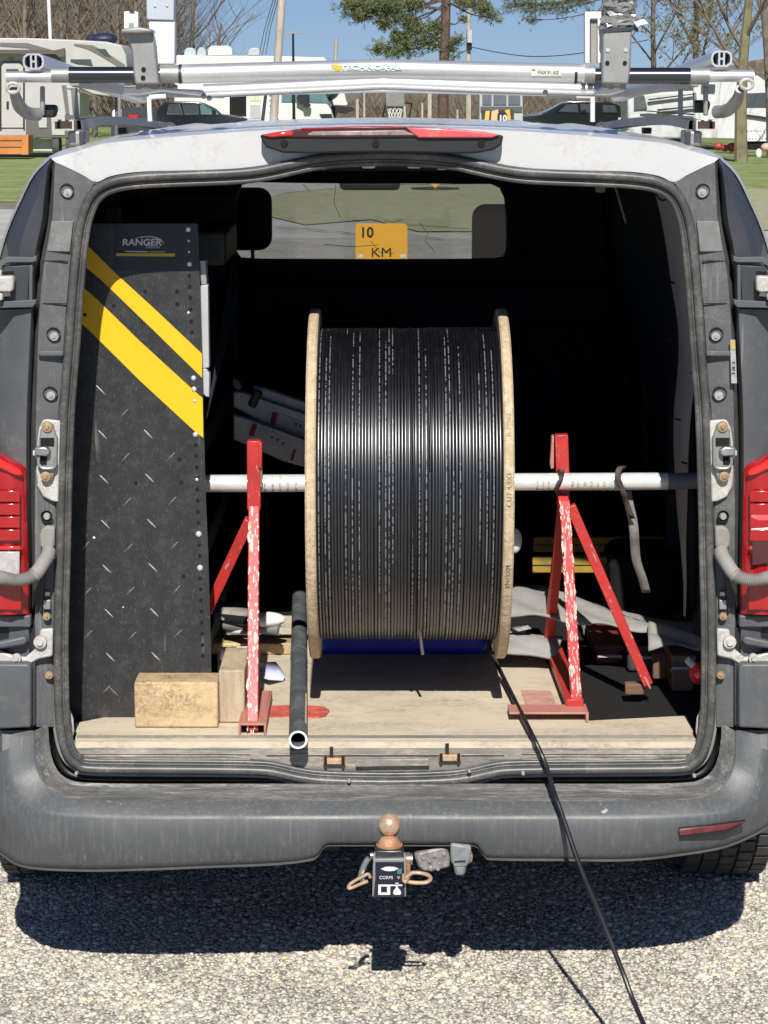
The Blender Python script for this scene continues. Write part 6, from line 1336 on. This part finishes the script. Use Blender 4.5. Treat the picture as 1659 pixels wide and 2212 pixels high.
bare_tree('thick lichen-covered bare tree standing on the grass at the right', bt(1602, 62), 62, 5.6, .20, 9, lean=-.03, spread=1.1, levels=6, group='bare trees at the right', first=.42, m=bark2)
bare_tree('bare tree with olive buds above the right rail end', bt(1500, 78), 78, 5.6, .15, 10, spread=1.2, levels=6, group='bare trees at the right', buds=bud)
bare_tree('budding bare tree behind the taped ladder stop', bt(1410, 84), 84, 6.0, .14, 11, spread=1.2, levels=6, group='bare trees at the right', buds=bud)
bare_tree('second bare trunk at the far right edge of the photo', bt(1668, 66), 66, 6.5, .16, 12, lean=-.05, spread=1.1, levels=4, group='bare trees at the right', first=.35)

# pine
def pine(label, x, Y, r, clusters, branches, ptop, lean=0):
    rs = np.random.RandomState(int(abs(x * 10)) + 3); t_ = thing('pine_tree', label, 'tree', (x, Y, 0), 'pines against the blue sky')
    MB().tube(crom([Vector((x, Y, 0)), Vector((x - .03, Y, 2)), Vector((x + .03 + lean, Y, 4)), Vector((x + .06 + lean * 2, Y, ptop))], 4), [r * (1 - .3 * i / 12) for i in range(13)], 10).build('trunk', mat('pine_bark', (.10, .062, .048), .9, var=.45, scale=6, bump=.8, bscale=12) if 'pine_bark' not in bpy.data.materials else bpy.data.materials['pine_bark'], t_)
    bm_ = MB()
    for P in branches: bm_.tube(crom([at(a, b, Y + c) for a, b, c in P], 4), [.05 * (1 - .75 * i / (4 * (len(P) - 1))) for i in range(4 * (len(P) - 1) + 1)], 5)
    tx = Vector((x + .03, Y, 0))
    for (a, b, rx, ry, n) in clusters:
        c = at(a, b, Y); s0 = Vector((x + .03, Y, min(c.z + .5, ptop - .5) if abs(c.x - x) > .6 else c.z - .1)); mid = s0.lerp(c, .55) + Vector((0, .1, -.12))
        bm_.tube(crom([s0, mid, c], 4), [.032 * (1 - .09 * i) for i in range(9)], 5)
        for k_ in range(7):
            e = c + Vector((rs.normal(0, .5) * rx * scale_at(Y) * .7, rs.normal(0, .2), rs.normal(0, .5) * ry * scale_at(Y) * .7)); bm_.tube([mid.lerp(c, .6), (mid + c + e) / 3, e], [.014, .01, .006], 4)
    bm_.build('branches', bpy.data.materials['pine_bark'], t_)
    vs = []; 
    for (a, b, rx, ry, n) in clusters:
        s_ = scale_at(Y)
        for i in range(int(n * 1.7)):
            u = rs.normal(0, .56, 3); c = at(a + u[0] * rx, b + u[1] * ry, Y) + Vector((0, u[2] * rx * s_ * .8, 0))
            for k_ in range(11):
                d = rs.normal(0, 1, 3); d[2] += .35; d /= np.linalg.norm(d); d = Vector(d); p0 = c + Vector(rs.normal(0, .035, 3)); p1 = p0 + d * rs.uniform(.08, .15)
                sd2 = d.cross(Vector(rs.normal(0, 1, 3))).normalized() * .013
                vs += [p0 - sd2, p0 + sd2, p1]
    q = MB(); q.add(vs, [(i, i + 1, i + 2) for i in range(0, len(vs), 3)]); q.build('needles', mat('pine_needles', (.11, .135, .045), .7, var=.45, scale=3, dirt=(.20, .15, .05), dirt_amt=.4, dirt_scale=3) if 'pine_needles' not in bpy.data.materials else bpy.data.materials['pine_needles'], t_, smooth=False)
PY_ = 64
pine('tall pine with a bare trunk rising in the middle of the sky', bt(959, PY_), PY_, .19,
     [(760,12,26,18,70),(800,18,34,22,110),(845,28,30,26,80),(850,8,50,16,90),(775,36,20,14,36),(900,12,30,16,40),(885,44,18,12,26),(826,50,14,12,24),(865,78,30,24,80),(900,62,26,20,60),(928,90,26,24,60),(940,58,16,14,30),(820,104,20,12,32),(850,112,26,12,36),(880,100,22,20,44),(972,108,18,20,44),(985,88,12,12,18),(1010,6,34,12,50),(1040,12,20,16,24),(1062,38,22,14,20),(1050,22,18,12,16),(1000,40,8,8,8)],
     [[(955,60,0),(915,66,0),(870,80,0),(820,104,0)], [(955,20,0),(900,14,0),(840,24,0),(770,26,0)], [(958,100,0),(930,96,0),(890,106,0)], [(962,-6,0),(1000,4,0),(1035,18,0),(1066,36,0)]], 7.5)
pine('overhanging pine bough at the top of the photo left of the taped stop', bt(1300, PY_ + 42), PY_ + 42, .22,
     [(1120,8,24,18,60),(1150,20,28,26,90),(1190,10,30,20,80),(1220,16,22,20,50),(1145,44,12,10,16),(1095,14,12,18,20),(1250,4,26,14,50),(1275,30,10,22,20)],
     [[(1298,-14,0),(1230,0,0),(1170,8,0),(1110,10,0)]], 7.5)

# poles, lamp, wires
polem = mat('weathered_pole', (.42, .37, .31), .85, var=.2, scale=2, streak=((.24, .2, .16), 4, (3, 3, .1), .5, .65, .6))
def pole(label, P, Y, r, m=polem, name='utility_pole', cat='utility pole', taper=.85):
    a = at(*P[0], Y); b = at(*P[1], Y); k = (a - b).normalized(); base = b + (-k) * (b.z / k.z) if k.z > 0 else b
    o = MB().tube([Vector((base.x, Y, 0)), a], [r, r * taper], 12).build(name, m, None); return props(o, label, cat)
pole('thick weathered utility pole leaning slightly right in front of the motorhome', [(610,-20),(600,126)], 56, .118)
pole('slim dark post rising beside the motorhome emblem panel', [(574,205),(566,270)], 66, .06, M['trim_black'], 'slim_post', 'post')
pole('thin white pole above the beige caravan at the left', [(104,-20),(109,90)], 80, .075, M['white_powder'], 'flag_pole', 'pole')
pole('far stubby pole standing alone in the sky left of the pine', [(726,81),(725,124)], 150, .14)
up_ = thing('transformer_pole', 'thin distant utility pole with a grey transformer right of the pine', 'utility pole', at(1014, 300, 110))
MB().tube([Vector((at(1013,130,110).x, 110, 0)), at(1012,-20,110)], [.14, .10], 10).build('pole', polem, up_)
MB().cyl(at(1015,64,109.7), at(1015,92,109.7), .16, 12).build('transformer', mat('transformer_grey', (.45,.47,.47), .5), up_); MB().cyl(at(1014,93,109.8), at(1014,108,109.8), .13, 10).build('cable_box', M['black'], up_)
for P, lb in (([(1020,102),(1080,114),(1150,122),(1230,118),(1300,106),(1400,86)], 'sagging black overhead wire running right from the transformer pole'), ([(1012,106),(990,118),(975,128),(960,140)], 'short overhead wire dropping left from the transformer pole')):
    o = MB().tube(crom([at(x, y, 109) for x, y in P], 4), .022, 5).build('overhead_wire', M['black_ink'], None); props(o, lb, 'wire')
for j in range(3):
    o = MB().tube([at(596 + j * 5, -20, 57), at(572 + j * 6, 60, 70), at(560 + j * 7, 118, 84)], .012, 4).build('overhead_wire', M['trim'], None); props(o, ['leftmost', 'middle', 'rightmost'][j] + ' of the three thin wires beside the thick leaning pole', 'wire')
sl = thing('street_lamp', 'small distant double-armed street lamp right of the thick pole', 'street lamp', at(634, 300, 100))
MB().tube([Vector((at(634,100,100).x, 100, 0)), at(633,73,100)], [.08, .05], 8).build('post', M['chrome_dark'], sl); MB().pp([(614,73),(622,69),(636,67),(653,70),(653,72),(636,73),(622,74)], 100, .3).build('lamp_head', M['alu_dull'], sl)

# right side: tarpaulined trailer, lattice, bags
tp = thing('covered_trailer', 'pale tarpaulin-covered trailer at the right under the bare trees', 'trailer', at(1450, 320, 74))
solid('tarp', [(1356,210),(1380,204),(1420,200),(1500,196),(1506,300),(1356,300)], 74, 2.4, mat('white_tarp', (.56,.57,.56), .6, var=.14, scale=1.5, bump=.6, bscale=2, dirt=(.3,.3,.28), dirt_amt=.5, dirt_scale=2), tp, bevel=.08)
solid('dark_pane', [(1370,206),(1392,206),(1398,234),(1370,236)], 73.9, .1, M['trim'], tp)
for P in ([(1400,214),(1500,202),(1500,204),(1402,217)], [(1420,236),(1506,228),(1506,230),(1422,240)], [(1384,240),(1404,239),(1500,246),(1500,249)]): solid('tarp_strap', P, 73.8, .1, M['black_ink'], tp)
solid('underside', [(1356,292),(1500,292),(1500,318),(1370,318)], 74.2, 2, M['trim_black'], tp)
t2 = thing('white_caravan', 'white caravan with a dark window at the far right edge behind the tree', 'caravan', at(1650, 320, 76))
solid('body', [(1498,166),(1560,160),(1700,166),(1700,300),(1600,302),(1498,300)], 76, 2.4, mat('shell_white', (.62,.63,.62), .5, var=.1, scale=1.5, dirt=(.35,.35,.33), dirt_amt=.5, dirt_scale=1.5), t2, bevel=.06)
solid('window', [(1606,202),(1700,198),(1700,228),(1606,228)], 75.9, .1, M['glass_dark'], t2); solid('window', [(1515,182),(1545,182),(1545,198),(1515,198)], 75.9, .1, M['glass_dark'], t2)
for P in ([(1600,246),(1640,250),(1700,262),(1700,265),(1600,250)],): solid('side_stripe', P, 75.9, .05, M['black_ink'], t2)
solid('shadowed_gap', [(1606,300),(1700,300),(1700,326),(1606,326)], 76.2, 2, M['hole'], t2)
lt = thing('white_lattice', 'white lattice panel at the right edge below the caravan', 'lattice', at(1632, 305, 72))
for j in range(6):
    for sgn in (1, -1):
        q = MB(); x0 = 1614 + j * 7; q.bar(at(x0 if sgn > 0 else x0 + 10, 281, 72), at(x0 + 10 if sgn > 0 else x0, 303, 72 + .03 * sgn), .05, .02, (0, 1, 0)); q.build('lattice_slat', M['white_powder'], lt)
solid('lattice_frame', [(1612,279),(1660,279),(1660,282),(1612,282)], 71.95, .08, M['white_powder'], lt); solid('lattice_frame', [(1612,302),(1660,302),(1660,305),(1612,305)], 71.95, .08, M['white_powder'], lt)
for i, (x, y, r) in enumerate(((1552,316,.13),(1566,320,.11),(1582,318,.15))):
    q = MB(); q.ball(at(x,y,64), r, 12, 8, (1.2,1,.9)); o = q.build('red_bag', mat('red_bag_plastic', (.36,.05,.04), .5, var=.3, scale=8) if i == 0 else bpy.data.materials['red_bag_plastic'], None); props(o, ['leftmost red bag on the grass left of the lichen-covered tree', 'middle red bag partly behind its neighbours near the tree', 'rightmost and largest red bag, against the lichen-covered trunk'][i], 'bag', 'red bags at the foot of the tree')
wb_ = thing('white_bag_on_lawn', 'small upright white sack on the lawn at the right edge', 'sack', at(1639, 340, 60)); q = MB(); q.ball(at(1639,332,60), .09, 12, 8, (1,1,1.6)); q.build('sack', M['white_powder'], wb_); q = MB(); q.ball(at(1655,318,60.5), .12, 10, 6, (1.3,1,1)); q.build('pink_wrap', mat('salmon', (.6,.35,.28), .6), wb_)

# --- signs on the ground beyond the windscreen
SYn = 17.0
sg1 = thing('speed_limit_sign', 'orange 10 km sign seen through the windscreen beyond the van', 'sign', at(824, 560, SYn))
so = mat('sign_orange', (.80, .40, .035), .5, var=.05)
pl1 = MB().pp([(768,487),(773,482),(875,483),(880,488),(880,640),(768,640)], SYn, .004).build('sign_plate', so, sg1, bevel=.001)
text_part('lettering', '10', at(792, 503, SYn - .004), .135, M['black_ink'], pl1, bold=.003)
text_part('lettering', 'KM', at(824, 546, SYn - .004), .125, M['black_ink'], pl1, width=1.15)
for x0 in (777, 868): MB().pp([(x0-3,549),(x0+9,550),(x0+8,557),(x0-3,557)], SYn - .004, .002).build('painted_reflection', M['white_ink'], pl1)  # white reflections beside the letters, put in as small plates
MB().cyl((at(824,500,SYn).x, SYn + .02, 0), (at(824,500,SYn).x, SYn + .02, .7), .02).build('sign_post', M['steel'], sg1)
q_ = thing('diamond_sign', 'small orange diamond sign far off beyond the windscreen', 'sign', at(940, 407, 43))
c = at(940, 407, 43); c.z = max(c.z, .02)
MB().prism([(c.x, 43, c.z), (c.x + .42, 43, c.z + .42), (c.x, 43, c.z + .84), (c.x - .42, 43, c.z + .42)], (0, .01, 0)).build('sign_plate', so, q_)
text_part('lettering', '10', (c.x, 42.98, c.z + .30), .26, M['black_ink'], q_)
MB().add([(c.x - .5, 42.7, .03), (c.x, 42.3, .03), (c.x + .5, 42.7, .03), (c.x + .5, 43.2, .03), (c.x, 43.6, .03), (c.x - .5, 43.2, .03)], [(0, 1, 2, 3, 4, 5)]).build('painted_shadow', M['black'], q_, solid=.02)  # flat black sheet standing in for the sign's shadow on the ground
ww = thing('cab_edge_wood', 'tan wooden wedge lit beyond the shelving under the cab window', 'wood wedge', at(480, 560, 2.6))
MB().pp([(453,560),(500,540),(506,538),(506,562),(453,562)], 2.6, .03).build('wedge', M['wood'], ww)
